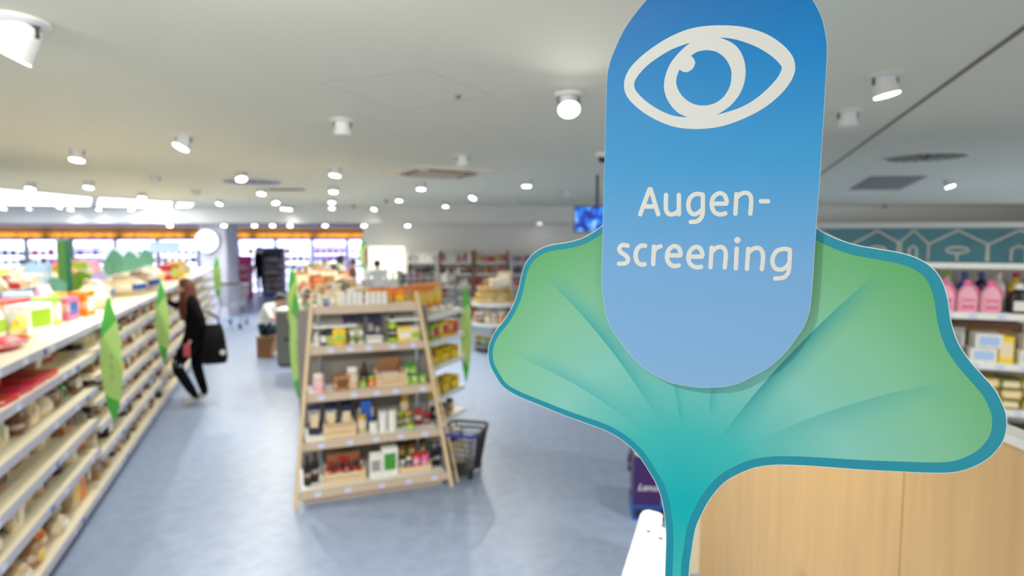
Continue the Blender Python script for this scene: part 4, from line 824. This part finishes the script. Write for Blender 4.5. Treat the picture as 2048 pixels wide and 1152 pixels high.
# ------------------------------------------------------------------ people
M_skin = mat('skin', (214, 166, 140), .5); M_blackcloth = mat('black_cloth', (12, 12, 14), .9, noise=.2, nscale=60, spec=.1); M_jeans = mat('black_jeans', (20, 20, 24), .85, noise=.2, nscale=50, spec=.1)
M_whitecloth = mat('white_cloth', (232, 232, 230), .85); M_shorts = mat('dark_shorts', (40, 56, 66), .85); M_auburn = mat('auburn_hair', (92, 40, 20), .5, noise=.3, nscale=40, stretch=(1, 1, .15)); M_darkhair = mat('dark_hair', (34, 24, 22), .5, noise=.3, nscale=40)
M_shoe = mat('white_sneaker', (222, 216, 204), .6); M_eye = mat('eye_dark', (30, 20, 18), .3); M_lip = mat('lips', (180, 96, 92), .5)
def skin_body(name, J, bones, mats, bone_mat, parent):
    """one continuous figure grown from a joint skeleton; each face takes the material of its nearest bone"""
    me = bpy.data.meshes.new(name); names = list(J); idx = {n: i for i, n in enumerate(names)}
    bm = bmesh.new(); ly = bm.verts.layers.skin.verify()
    vs_ = [bm.verts.new(J[n][:3]) for n in names]
    for n, v in zip(names, vs_): rr = J[n][3]; v[ly].radius = rr if isinstance(rr, tuple) else (rr, rr); v[ly].use_root = (n == 'pelvis')
    for a, b in bones: bm.edges.new((vs_[idx[a]], vs_[idx[b]]))
    bm.to_mesh(me); bm.free()
    ob = bpy.data.objects.new(name, me); COL.objects.link(ob)
    md = ob.modifiers.new('skin', 'SKIN'); md.use_smooth_shade = True; ob.modifiers.new('sub', 'SUBSURF').levels = 2
    dg = bpy.context.evaluated_depsgraph_get(); out = bpy.data.meshes.new_from_object(ob.evaluated_get(dg))
    bpy.data.objects.remove(ob); bpy.data.meshes.remove(me); out.name = name
    out.materials.clear(); ml_ = list(dict.fromkeys(bone_mat.values()))
    for k in ml_: out.materials.append(mats[k])
    segs = [(Vector(J[a][:3]), Vector(J[b][:3]), ml_.index(bone_mat[(a, b)])) for a, b in bones]
    for f in out.polygons:
        c = f.center; best = 9
        for a, b, k in segs:
            d = b-a; t_ = max(0, min(1, (c-a).dot(d)/d.length_squared)); q_ = (a+d*t_-c).length
            if q_ < best: best = q_; f.material_index = k
        f.use_smooth = True
    o = bpy.data.objects.new(name, out); COL.objects.link(o); o.parent = parent; return o
BONES = [('pelvis', 'spine'), ('spine', 'chest'), ('chest', 'neck'), ('neck', 'jaw'), ('jaw', 'cranium'), ('cranium', 'crown')]
for s in 'lr': BONES += [('chest', 'shoulder_'+s), ('shoulder_'+s, 'elbow_'+s), ('elbow_'+s, 'wrist_'+s), ('pelvis', 'hip_'+s), ('hip_'+s, 'knee_'+s), ('knee_'+s, 'ankle_'+s), ('ankle_'+s, 'toe_'+s)]
def hand(J, s, parent, curl=.5):
    w_ = Vector(J['wrist_'+s][:3]); d = (w_-Vector(J['elbow_'+s][:3])).normalized(); side = d.cross(Vector((0, 0, 1))); side = side.normalized() if side.length > .2 else Vector((1, 0, 0)); nrm = side.cross(d)
    m = M(); p = lambda a, b, c: w_+d*a+side*b+nrm*c
    m.loft([[p(a, -x, -.012), p(a, x, -.012), p(a, x, .012), p(a, -x, .012)] for a, x in ((-.02, .022), (.02, .032), (.07, .04), (.085, .038))])
    for k, (b, ln) in enumerate(((-.03, .06), (-.01, .072), (.01, .075), (.03, .066))):
        m.tube([p(.075, b, 0), p(.075+ln*.5, b, -.012*curl), p(.075+ln*.85, b, -.05*curl), p(.075+ln*.8, b, -.075*curl)], [.0095, .009, .008, .006], 6)
    m.tube([p(.015, -.03, 0), p(.045, -.058, -.008), p(.075, -.062, -.02)], [.012, .01, .008], 6)
    return m.build('hand', M_skin, parent, True)
def person(label, loc, rz, J, cols, hair, hairm, scale=1.0, cat='person'):
    t = thing('person', label, cat, loc, rz); t.scale = (scale,)*3
    bm_ = {}
    for a, b in BONES:
        if a in ('neck', 'jaw', 'cranium'): k = 'skin'
        elif a == 'chest' and b == 'neck': k = 'top'
        elif a in ('pelvis', 'spine', 'chest') and b in ('spine', 'chest', 'shoulder_l', 'shoulder_r'): k = 'top'
        elif a.startswith('shoulder'): k = 'top'
        elif a.startswith('elbow'): k = cols.get('fore', 'top')
        elif b.startswith('hip') or a.startswith('hip'): k = 'leg'
        elif a.startswith('knee'): k = cols.get('shin', 'leg')
        else: k = 'shoe'
        bm_[(a, b)] = k
    skin_body('body', J, BONES, {'skin': M_skin, 'top': cols['top'], 'leg': cols['leg'], 'shoe': cols['shoe']}, bm_, t)
    for s in 'lr': hand(J, s, t)
    c = Vector(J['cranium'][:3]); jw = Vector(J['jaw'][:3]); up = (c-jw).normalized(); fw = Vector((1, 0, 0)); fw = (fw-up*fw.dot(up)).normalized(); lf = up.cross(fw)
    fc = jw.lerp(c, .55)
    f = M(); f.loft([[fc+fw*a+up*b+lf*x for x, b in ((-r_, b0), (0, b0+r_*.3), (r_, b0), (0, b0-r_*.6))] for a, b0, r_ in ((.075, -.015, .016), (.100, -.022, .013), (.108, -.026, .006))]); f.build('nose', M_skin, t, True)
    for sd in (-1, 1):
        M().lathe([(.004, -.011), (.011, 0), (.004, .011)], 8, tuple(fc+fw*.082+up*.012+lf*.032*sd)).build('eye', M_eye, t, True)
        M().loft([[fc+fw*(.0+x)+up*y+lf*sd*q_ for x, y in ((-.012, -.03), (.012, -.03), (.016, .02), (-.014, .024))] for q_ in (.074, .088)]).build('ear', M_skin, t, True)
    M().loft([[fc+fw*a+up*b+lf*x for x, b in ((-.02, -.062), (.02, -.062), (.016, -.07), (-.016, -.07))] for a in (.074, .088)]).build('mouth', M_lip, t)
    hm = M()
    def hr(pt, rx, ry): return [Vector(pt)+fw*rx*math.cos(a)+lf*ry*math.sin(a) for a in [math.pi*2*i/14 for i in range(14)]]
    if hair == 'long': rr = [(c+up*.098-fw*.012, .02, .02), (c+up*.082-fw*.012, .072, .07), (c+up*.03-fw*.022, .096, .096), (c-up*.04-fw*.045, .085, .104), (c-up*.12-fw*.045, .10, .12), (c-Vector((.05, 0, .22)), .12, .14), (c-Vector((.03, 0, .32)), .11, .14), (c-Vector((.0, 0, .42)), .05, .09)]
    else: rr = [(c+up*.094-fw*.012, .02, .02), (c+up*.08-fw*.012, .07, .068), (c+up*.03-fw*.022, .092, .09), (c-up*.02-fw*.04, .075, .09), (c-up*.06-fw*.05, .05, .07)]
    hm.loft([hr(*q_) for q_ in rr]); hm.build('hair', hairm, t, True)
    return t
STAND = dict(pelvis=(0, 0, .92, (.15, .10)), spine=(.01, 0, 1.08, (.13, .095)), chest=(.0, 0, 1.28, (.15, .11)), neck=(0, 0, 1.45, .052), jaw=(.025, 0, 1.51, .062), cranium=(.012, 0, 1.58, .085), crown=(.0, 0, 1.645, .055),
  shoulder_l=(0, .17, 1.39, .06), elbow_l=(-.04, .24, 1.12, .046), wrist_l=(.04, .24, .88, .032), shoulder_r=(0, -.17, 1.39, .06), elbow_r=(-.04, -.24, 1.12, .046), wrist_r=(.04, -.24, .88, .032),
  hip_l=(0, .09, .86, .095), knee_l=(.02, .1, .48, .062), ankle_l=(-.02, .1, .09, .042), toe_l=(.13, .11, .035, .036), hip_r=(0, -.09, .86, .095), knee_r=(.02, -.1, .48, .062), ankle_r=(-.02, -.1, .09, .042), toe_r=(.13, -.11, .035, .036))
WJ = dict(STAND, pelvis=(0, 0, .90, (.14, .11)), spine=(.01, 0, 1.04, (.13, .125)), chest=(.04, 0, 1.21, (.15, .145)), neck=(.07, 0, 1.36, .048), jaw=(.115, 0, 1.40, .058), cranium=(.11, 0, 1.47, .08), crown=(.10, 0, 1.535, .05),
  shoulder_l=(.03, .15, 1.30, .056), elbow_l=(-.07, .21, 1.05, .044), wrist_l=(.05, .20, .82, .031), shoulder_r=(.07, -.15, 1.31, .056), elbow_r=(.24, -.2, 1.21, .044), wrist_r=(.42, -.18, 1.32, .031),
  hip_l=(.02, .08, .84, .115), knee_l=(.23, .09, .50, .072), ankle_l=(.02, .08, .09, .048), toe_l=(.17, .08, .038, .042), hip_r=(-.02, -.08, .84, .115), knee_r=(.03, -.08, .48, .07), ankle_r=(-.06, -.09, .09, .048), toe_r=(.09, -.09, .038, .042))
WP = Vector((-3.90, 7.50, 0))
wm = person('person with long auburn hair in black clothes reaching up to the shelf', WP, R(201), WJ, dict(top=M_blackcloth, leg=M_jeans, shoe=M_shoe), 'long', M_auburn)
M().box(.16, .135, .50, .235, .155, .58, .01).build('ripped_patch', mat('pale_patch', (200, 196, 196), .8), wm)
def WL(x, y, z): a = R(201); return WP+Vector((x*math.cos(a)-y*math.sin(a), x*math.sin(a)+y*math.cos(a), z))
ph = M().box(-.009, -.038, 0, .009, .038, .15, .006).build('phone', mat('red_phone_case', (216, 96, 104), .4), loc=WL(.085, .262, .645)); ph.rotation_euler = (0, 0, R(97)); tag(ph, 'red cased phone held by the person in black', 'phone')
M().box(.0085, -.033, .006, .0095, .033, .144).build('screen', M_black, ph)
bg = thing('shoulder_bag', 'large black shoulder bag with a round white badge', 'bag', WL(-.20, .12, .52), R(201))
M().loft([sq(.135, .085, 0, 8), sq(.15, .1, .06, 8), sq(.13, .09, .30, 8), sq(.10, .06, .45, 8), sq(.09, .03, .48, 8)]).build('bag_body', mat('black_leather', (8, 8, 9), .7, spec=.2), bg, True)
for y in (-.03, .03): M().tube([(-.07, y, .45), (-.05, y, .56), (.06, y, .64), (.13, y*.8, .62), (.12, y*.6, .48)], .010, 6).build('strap', M_black, bg, True)
M().lathe([(.032, 0), (.03, .006), (.01, .008)], 14).xform(Matrix.Translation((-.10, .098, .14)) @ Matrix.Rotation(R(-90), 4, 'X')).build('badge', mat('badge_white', (226, 220, 206), .5), bg, True)
CR = dict(pelvis=(0, 0, .50, (.16, .12)), spine=(.02, 0, .64, (.145, .115)), chest=(.12, 0, .82, (.15, .12)), neck=(.24, 0, .92, .055), jaw=(.29, 0, .945, .062), cranium=(.315, 0, 1.01, .085), crown=(.32, 0, 1.075, .055),
  shoulder_l=(.13, .18, .90, .06), elbow_l=(.26, .24, .70, .045), wrist_l=(.44, .18, .66, .032), shoulder_r=(.13, -.18, .90, .06), elbow_r=(.26, -.24, .70, .045), wrist_r=(.44, -.18, .66, .032),
  hip_l=(.02, .09, .47, .1), knee_l=(.36, .13, .50, .065), ankle_l=(.24, .13, .09, .042), toe_l=(.38, .13, .036, .036), hip_r=(.02, -.09, .47, .1), knee_r=(.36, -.13, .50, .065), ankle_r=(.20, -.13, .09, .042), toe_r=(.34, -.13, .036, .036))
CP = Vector((-4.27, 10.5, 0))
person('person in white shirt and dark shorts sitting bent forward behind the grey terminal', CP, R(-8), CR, dict(top=M_whitecloth, leg=M_shorts, shoe=M_shoe, fore='skin', shin='skin'), 'short', M_darkhair)
st = thing('brown_box', 'brown wooden box that the bent person sits on', 'box', CP+Vector((-.02, 0, 0)), R(-8))
M().box(-.08, -.13, 0, .13, .13, .365, .01).build('box_body', M_card, st); M().box(-.09, -.14, .365, .14, .14, .385, .01).build('lid', M_pine, st)
def simple_person(label, px_, py_feet_Y, rz, top_, leg_, hairm, hair='long', scale=1.0):
    p = at_y(px_, 560, py_feet_Y); return person(label, (p.x, p.y, 0), rz, STAND, dict(top=top_, leg=leg_, shoe=M_black), hair, hairm, scale)
simple_person('person all in black standing beside the tall dark rack', 521, 22.6, R(250), M_blackcloth, M_jeans, M_darkhair, 'short', 1.05)
simple_person('person with long dark hair and pale top behind the heaped gondola', 683, 14.5, R(10), M_whitecloth, M_jeans, M_darkhair, 'long', 1.0)
simple_person('person with dark hair near the pale counter', 755, 14.75, R(90), M_whitecloth, M_jeans, M_darkhair, 'short', .92)
simple_person('person with brown hair seen over the middle heap', 706, 15.0, R(200), mat('rust_cloth', (150, 90, 70), .8), M_jeans, M_auburn, 'short', .93)

# ------------------------------------------------------------------ trolley and floor displays in the aisle
tr = thing('shopping_trolley', 'empty wire shopping trolley in the far aisle', 'trolley', Vector((-6.45, 14.1, 0)), R(10)); M_wire = mat('chrome_wire', (186, 192, 200), .3, metal=.6)
a_ = rect(-.27, -.4, .27, .4, .98, .06); b_ = rect(-.2, -.3, .2, .3, .52, .05)
M().tube(a_, .013, 6, True).build('top_rim', M_wire, tr, True); M().tube(b_, .011, 6, True).build('bottom_rim', M_wire, tr, True)
for i in range(8):
    a1, a2, b1, b2 = Vector(a_[i]), Vector(a_[(i+1) % 8]), Vector(b_[i]), Vector(b_[(i+1) % 8]); n = 2 if (a2-a1).length < .1 else 7
    for k in range(n): M().tube([a1.lerp(a2, k/n), b1.lerp(b2, k/n)], .0055, 4).build('wire', M_wire, tr)
for k in range(7): x = -.18+.06*k; M().tube([(x, -.3, .52), (x, .3, .52)], .0055, 4).build('wire', M_wire, tr)
M().tube([(-.27, -.42, 1.04), (.27, -.42, 1.04)], .02, 8).build('push_bar', M_dgrey, tr, True)
for sx in (-1, 1):
    M().tube([(.27*sx, -.42, 1.04), (.25*sx, -.38, .9), (.2*sx, -.3, .5), (.24*sx, -.36, .14)], .014, 6).build('side_tube', M_wire, tr, True); M().tube([(.24*sx, -.36, .14), (.18*sx, .4, .14), (.2*sx, .3, .5)], .013, 6).build('chassis', M_wire, tr, True)
    for y in (-.36, .38): M().lathe([(.03, -.015), (.06, -.015), (.06, .015), (.03, .015)], 14).xform(Matrix.Translation((.22*sx if y < 0 else .18*sx, y, .06)) @ Matrix.Rotation(R(90), 4, 'Y')).build('wheel', M_black, tr, True); M().box(.2*sx-.03, y-.02, .07, .2*sx+.03, y+.02, .135).build('wheel_fork', M_wire, tr)
def floor_stand(name, p, wd, dp, h, tiers, mframe, pal, label, rz, basec):
    t = thing(name, label, 'display', p, rz)
    M().box(-wd/2-.03, -dp/2-.03, 0, wd/2+.03, dp/2+.03, .12).build('base', basec, t); M().box(-wd/2, dp/2-.03, .12, wd/2, dp/2, h).build('back_board', mframe, t)
    for sx in (-1, 1): M().box(sx*wd/2-.015, -dp/2, .12, sx*wd/2+.015, dp/2, h*.92).build('side_board', mframe, t)
    M().box(-wd/2, -dp/2, h*.9, wd/2, -dp/2+.02, h).build('header', mframe, t)
    a = rz
    for k in range(tiers):
        z = .14+(h*.86-.14)*k/tiers; M().box(-wd/2+.016, -dp/2, z-.015, wd/2-.016, dp/2-.03, z).build('tier', M_white, t)
        for j in range(4):
            x = -wd/2+.09+(wd-.18)*j/3; q_ = Vector((x*math.cos(a)+.06*math.sin(a), x*math.sin(a)-.06*math.cos(a), z))+Vector(p)
            c = random.choice(pal); put('carton', c, q_, rz, (wd*.19, .12, (h*.75)/tiers*.62), f"{c} carton, {nth(j)} from left on the {nth(k)} tier of the {label.split(' display')[0].split(' rack')[0]}", 'goods on the '+label, parts=False)
floor_stand('pink_display', Vector((-9.42, 21.3, 0)), .58, .4, 1.45, 4, mat('pink_board', (226, 60, 150), .5), ['pink', 'light pink', 'red', 'pink'], 'tall pink display in the passage', R(8), mat('magenta_board', (214, 20, 130), .5))
floor_stand('dark_rack', Vector((-8.55, 22.0, 0)), .66, .45, 1.72, 6, mat('slate_board', (70, 66, 96), .5), ['purple', 'grey', 'dark red', 'navy', 'grey'], 'tall dark rack in the passage', R(6), mat('royal_blue_board', (30, 40, 150), .5))

# ------------------------------------------------------------------ shops across the passage: fringed orange awnings over bright shelves
M_awn = mat('orange_awning', (178, 132, 92), .8, noise=.12, nscale=6); M_fringe = mat('amber_fringe', (206, 150, 66), .7, noise=.45, nscale=5, stretch=(5, 5, .4))
SA = Vector((-19.0, 18.6, 0)); SB = Vector((-5.25, 23.0, 0)); sd_ = (SB-SA).normalized(); SL = (SB-SA).length; srz = math.atan2(sd_.y, sd_.x)
def SHP(s, d, z=0): return SA+sd_*s+Vector((-sd_.y, sd_.x, 0))*d+Vector((0, 0, z))
na = 7; aw = SL/na
for k in range(na):
    t = thing('fringed_awning', f"orange fringed awning over the passage shops, {nth(k)} section from the left", 'awning', SHP(k*aw, 0, 0), srz, 'orange fringed awnings')
    M().box(.0, .02, 2.24, aw-.01, .8, 2.44).build('fascia', M_awn, t)
    n = 5
    for j in range(n):
        x0 = (aw-.01)*j/n; x1 = (aw-.01)*(j+1)/n; pts = [(x0, 2.26)]+[(x0+(x1-x0)*i/8, 2.10-.05*math.sin(math.pi*i/8)) for i in range(9)]+[(x1, 2.26)]
        M().prism(pts, -.02, .03, 'y').build('fringe', M_fringe, t)
    M().box(0, .03, 2.0, aw-.01, .12, 2.12).build('dark_band', M_dark, t)  # dark band below the fringe
    l = bpy.data.lights.new('awning_light', 'AREA'); l.energy = 2.6; l.size = aw*.9; l.shape = 'RECTANGLE'; l.size_y = .05; l.color = (1, .78, .45); lo = bpy.data.objects.new('awning_light', l); COL.objects.link(lo); lo.parent = t; lo.location = (aw/2, -.12, 2.12); lo.rotation_euler = (R(140), 0, 0)
struct(M().box(0, 3.2, 0, SL, 3.3, 2.46).build('wall_shop', mat('shop_wall', (226, 226, 240), .8), loc=SA, rz=srz), 'pale shop wall behind the lit display cases')
M_lit = mat('lit_panel', (214, 222, 255), .5, emit=1.1); M_lit2 = mat('lit_violet', (176, 170, 255), .5, emit=.8)
palS = ['pink', 'purple', 'white', 'pale blue', 'blue', 'light pink', 'white', 'teal', 'red']
nu = 11
for k in range(nu):
    s = .4+k*(SL-1.2)/(nu-1); 
    t = thing('lit_display_case', f"brightly lit display case in the passage shops, {nth(k)} from the left", 'display case', SHP(s, 1.5, 0), srz, 'lit display cases')
    W_ = 1.28
    M().box(0, .3, 0, W_, .36, 2.0).build('lit_back', M_lit if k % 3 else M_lit2, t)
    for x in (0, W_-.04): M().box(x, -.05, 0, x+.04, .3, 2.0).build('side_panel', M_white, t)
    M().box(.04, -.05, 1.78, W_-.04, .28, 1.98).build('light_header', mat('light_header', (226, 234, 255), .5, emit=2.2), t)
    for z in (.12, .5, .85, 1.15, 1.45): sh = M().box(.04, -.05, z-.03, W_-.04, .3, z).build('shelf', M_white, t); M().box(.06, -.058, z-.034, W_-.06, -.05, z-.002).build('light_strip', mat('light_strip', (236, 240, 255), .5, emit=4), sh)
    for z in (.85, 1.15, 1.45):
        for j in range(5):
            c = random.choice(palS); x = .18+j*.23; q_ = SHP(s, 1.5, z)+Matrix.Rotation(srz, 3, 'Z') @ Vector((x, .1, 0))
            if seen(q_): put(random.choice(['carton', 'bottle', 'jar']), c, q_, srz, (.15, .12, random.uniform(.15, .24)), f"{c} pack, {nth(j)} on the {['lowest', 'middle', 'highest'][(.85, 1.15, 1.45).index(z)]} shelf of the {nth(k)} lit case", 'packs in the lit display cases', parts=False)
for k, (x, y0, y1, wd, c) in enumerate(((150, 520, 548, 1.1, (228, 60, 130)), (240, 495, 520, .9, (240, 244, 255)), (330, 486, 505, .8, (200, 220, 250)))):
    p = at_y(x, (y0+y1)/2, 17.5); t = thing('hanging_banner', ['magenta hanging banner in front of the lit cases', 'white hanging banner between the leaf toppers', 'pale blue hanging banner near the column'][k], 'banner', p, srz)
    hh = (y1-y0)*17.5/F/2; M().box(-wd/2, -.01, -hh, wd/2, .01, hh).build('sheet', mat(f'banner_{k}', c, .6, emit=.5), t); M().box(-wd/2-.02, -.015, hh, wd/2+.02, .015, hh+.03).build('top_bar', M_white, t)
    for sx in (-1, 1): M().tube([(sx*wd*.45, 0, hh+.02), (sx*wd*.45, 0, ZM-p.z)], .004, 4).build('cord', M_wire, t)

# ------------------------------------------------------------------ perfume shelves on the back wall, pale counter
def wall_bay(x0, x1, Y, ztop, label, mframe, goods, k):
    t = thing('wall_shelf', label, 'shelf', Vector((x0, Y, 0)), 0, 'wall shelves at the back'); W_ = x1-x0
    M().box(0, .36, 0, W_, .4, ztop).build('back_panel', M_wall, t)
    for x in (0, W_-.04): M().box(x, 0, 0, x+.04, .36, ztop).build('side_panel', mframe, t)
    for j, z in enumerate((.15, .5, .82, 1.14, 1.44)):
        M().box(.04, 0, z-.035, W_-.04, .36, z).build('shelf', M_white, t)
        if z > .7:
            n = 8
            for i in range(n):
                c = random.choice(goods[j % len(goods)]); p = Vector((x0+.09+(W_-.18)*i/(n-1), Y+.12, z))
                kd = random.choice(['bottle', 'carton', 'jar']); put(kd, c, p, 0, ((W_-.15)/n*.85, .09, random.uniform(.14, .24)), f"{c} {NAMES[kd]}, {nth(i)} on the {nth(4-j)} shelf from top of the {k} wall bay", 'goods on the back wall shelves', parts=False)
wood = mat('bay_wood', (150, 112, 92), .6)
wall_bay(-2.75, -1.92, 15.85, 1.70, 'pale wall shelf bay nearest the counter', M_white, [['grey', 'purple', 'black'], ['white', 'grey'], ['dark red', 'purple', 'white']], 'first')
wall_bay(-1.88, -1.02, 15.85, 1.72, 'wall shelf bay with brown and pink packs', wood, [['brown', 'white', 'dark red'], ['pink', 'brown', 'white'], ['white', 'tan']], 'second')
wall_bay(-.98, -.10, 15.85, 1.75, 'wall shelf bay with rows of red packs', wood, [['red', 'gold', 'brown'], ['red', 'dark red', 'gold'], ['yellow', 'red', 'brown']], 'third')
wall_bay(-.04, .9, 15.75, 1.6, 'wall shelf bay with blue and magenta packs', M_white, [['navy', 'blue', 'purple'], ['purple', 'pink', 'navy'], ['pink', 'green', 'red']], 'fourth')
wall_bay(.94, 1.9, 15.65, 1.6, 'wall shelf bay mostly hidden by the leaf edge', M_white, [['navy', 'blue'], ['purple', 'pink'], ['green', 'red']], 'fifth')
for i, (kd, c, x) in enumerate((('carton', 'red', .25), ('carton', 'green', .1), ('pouch', 'pink', .45))): put(kd, c, Vector((x-.04, 15.9, 1.6)), 0, (.3, .2, .22), f"{c} {NAMES[kd]} on top of the fourth wall bay", None) if False else None
pc = thing('pale_counter', 'pale glowing cosmetics counter in front of the back wall', 'counter', Vector((-3.75, 15.2, 0)), 0)
M().box(0, 0, 0, 1.0, .5, 1.0, .02).build('cabinet', M_white, pc); M().box(-.02, -.02, 1.0, 1.02, .52, 1.04, .02).build('top', M_white, pc)
M().box(.1, .4, 1.04, 1.0, .46, 1.85).build('lit_panel', mat('warm_panel', (255, 250, 226), .5, emit=.9), pc); M().box(-.02, .42, 1.35, .08, .46, 1.8).build('poster', mat('poster_pink', (196, 140, 150), .6), pc)
for i, (c, x) in enumerate((('blue', .45), ('navy', .6), ('blue', .75), ('black', .88), ('navy', .95))): put('bottle', c, Vector((-3.75+x, 15.35, 1.04)), 0, (.08, .08, .22+.05*(i % 2)), f"{c} perfume bottle, {nth(i)} from the left on the pale counter", 'bottles on the pale counter')
# mid-ground low shelf rows at right of the heap
rl = thing('low_rack', 'low grey rack with small packs before the wall bays', 'rack', Vector((-2.6, 14.0, 0)), 0)
for z in (.3, .7, 1.05): M().box(0, 0, z-.03, 1.3, .4, z).build('shelf', M_grey, rl)
for x in (0, 1.26): M().box(x, 0, 0, x+.04, .4, 1.3).build('side_frame', M_steel, rl)
for j, z in enumerate((.7, 1.05)):
    for i in range(8): c = random.choice(['black', 'dark red', 'grey', 'white', 'purple']); put('carton', c, Vector((-2.5+.155*i, 14.15, z)), 0, (.12, .12, .18), f"{c} carton, {nth(i)} from left on the low rack's {['middle', 'upper'][j]} shelf", 'packs on the low grey rack', parts=False)

# ------------------------------------------------------------------ shelf unit on the right with a teal header
R0 = Vector((3.41, 4.5, 0)); rs = thing('tall_shelf', 'tall white shelf with a teal header of line-drawn houses', 'shelf', R0, RB)
def BR(s, d, z): c, s_ = math.cos(RB), math.sin(RB); return R0+Vector((s*c-d*s_, s*s_+d*c, z))
X0, X1 = -1.9, 1.3
M().box(X0, .48, 0, X1, .52, 2.13).build('back_panel', M_white, rs); M().box(X0, .03, 0, X1, .48, .09).build('plinth', M_kick, rs)
for z in (.12, .45, .79, 1.13, 1.5): 
    s = M().box(X0, .012, z-.03, X1, .48, z).build('shelf', M_white, rs); M().box(X0, -.004, z-.045, X1, .012, z+.005).build('price_rail', M_white, s)
    for k in range(10): x = -.6+.15*k+jitter(.03); M().box(x, -.006, z-.038, x+.05, -.003, z-.006).build('price_tag', M_tag, s)
M().box(X0, -.01, 1.83, X1, .48, 1.87).build('canopy_shelf', M_white, rs)
hd = M().box(X0, .0, 1.87, X1, .03, 2.13).build('header_board', mat('teal_header', (44, 104, 118), .35, noise=.3, nscale=2.5), rs)
M_line = mat('house_line', (196, 196, 186), .5)
def house(x, w_, z0, h, door):
    m = M(); th = .008
    pts = [(x, z0), (x, z0+h*.55), (x+w_/2, z0+h), (x+w_, z0+h*.55), (x+w_, z0)]
    m.tube([(a, -.003, b) for a, b in pts], th, 4)
    if door == 0: m.tube([(x+w_*.38, -.003, z0), (x+w_*.38, -.003, z0+h*.4), (x+w_*.5, -.003, z0+h*.5), (x+w_*.62, -.003, z0+h*.4), (x+w_*.62, -.003, z0)], th, 4)
    else: m.tube([(x+w_*(.5+.2*math.cos(a)), -.003, z0+h*(.35+.1*math.sin(a))) for a in [i*.628 for i in range(10)]], th, 4, True); m.tube([(x+w_*.5, -.003, z0+h*.25), (x+w_*.5, -.003, z0)], th, 4)
    m.build('house_outline', M_line, hd)
for i, (x, w_, d) in enumerate(((-1.2, .34, 0), (-.80, .32, 1), (-.50, .20, 0), (-.30, .36, 1), (.07, .36, 0), (.48, .34, 1), (.85, .34, 0))): house(x, w_, 1.885, .225, d)
GR = 'goods on the tall right-hand shelf'
def r_(kind, color, s, d, z, size, label, accent='white'): return put(kind, color, BR(s, d, z), RB+jitter(.06), size, label, GR, accent=accent)
for i in range(5): r_('detergent', 'light pink', -.45+.145*i, .1, 1.5, (.135, .1, .24), f"pink handled bottle, {nth(i)} from the left on the tall shelf's top row", 'pink')
for i in range(4): r_('detergent', 'black', .30+.145*i, .1, 1.5, (.135, .1, .22), f"black handled bottle, {nth(i)} right of the pink ones", 'white')
for i, c in enumerate(('green', 'white', 'lime', 'white', 'blue', 'navy', 'white', 'yellow', 'pink', 'blue', 'purple')): r_('bottle', c, -.42+.11*i, .32, 1.5, (.095, .095, .29), f"{c} bottle, {nth(i)} in the rear row of the tall shelf's top", ['white', 'lime', 'green', 'lime', 'blue', 'blue', 'white', 'red', 'purple', 'white', 'pink'][i])
r_('carton', 'grey', -.10, .2, 1.13, (.16, .24, .25), 'grey-brown carton left on the tall shelf second row', 'grey'); r_('carton', 'tan', -.32, .2, 1.13, (.22, .24, .25), 'tan carton half hidden by the leaf edge', 'brown')
for i in range(2):
    for j in range(2): r_('carton', 'white', .09+.30*i+.03*j, .12, 1.13+.11*j, (.17, .18, .105), f"flat white carton, {['left', 'right'][i]} stack, {['lower', 'upper'][j]} one, on the second row", 'pale blue')
r_('carton', 'yellow', .235, .12, 1.13, (.09, .16, .20), 'yellow carton between the flat white cartons', 'cream'); r_('carton', 'brown', .15, .36, 1.13, (.5, .18, .28), 'long brown carton behind the flat white ones', 'tan')
for i in range(7):
    for j in range(3): r_('carton', ['olive', 'gold', 'olive', 'yellow'][(i+j) % 4], -.28+.14*i, .15, .79+.075*j, (.13, .2, .07), f"flat olive pack, {nth(i)} pile from left, {nth(j)} layer, third row", 'cream')
for i in range(6): r_('pouch', ['grey', 'dark brown', 'grey'][i % 3], -.3+.17*i, .15, .45, (.15, .1, .22), f"grey pouch, {nth(i)} from left on the tall shelf's low row", 'white')
# bottle on the floor beyond the purple display
q = at_z(1263, 940, 0); put('bottle', 'navy', Vector((q.x, q.y, 0)), 0, (.07, .07, .21), 'dark blue capped bottle standing on the floor beyond the purple display', None, accent='navy')
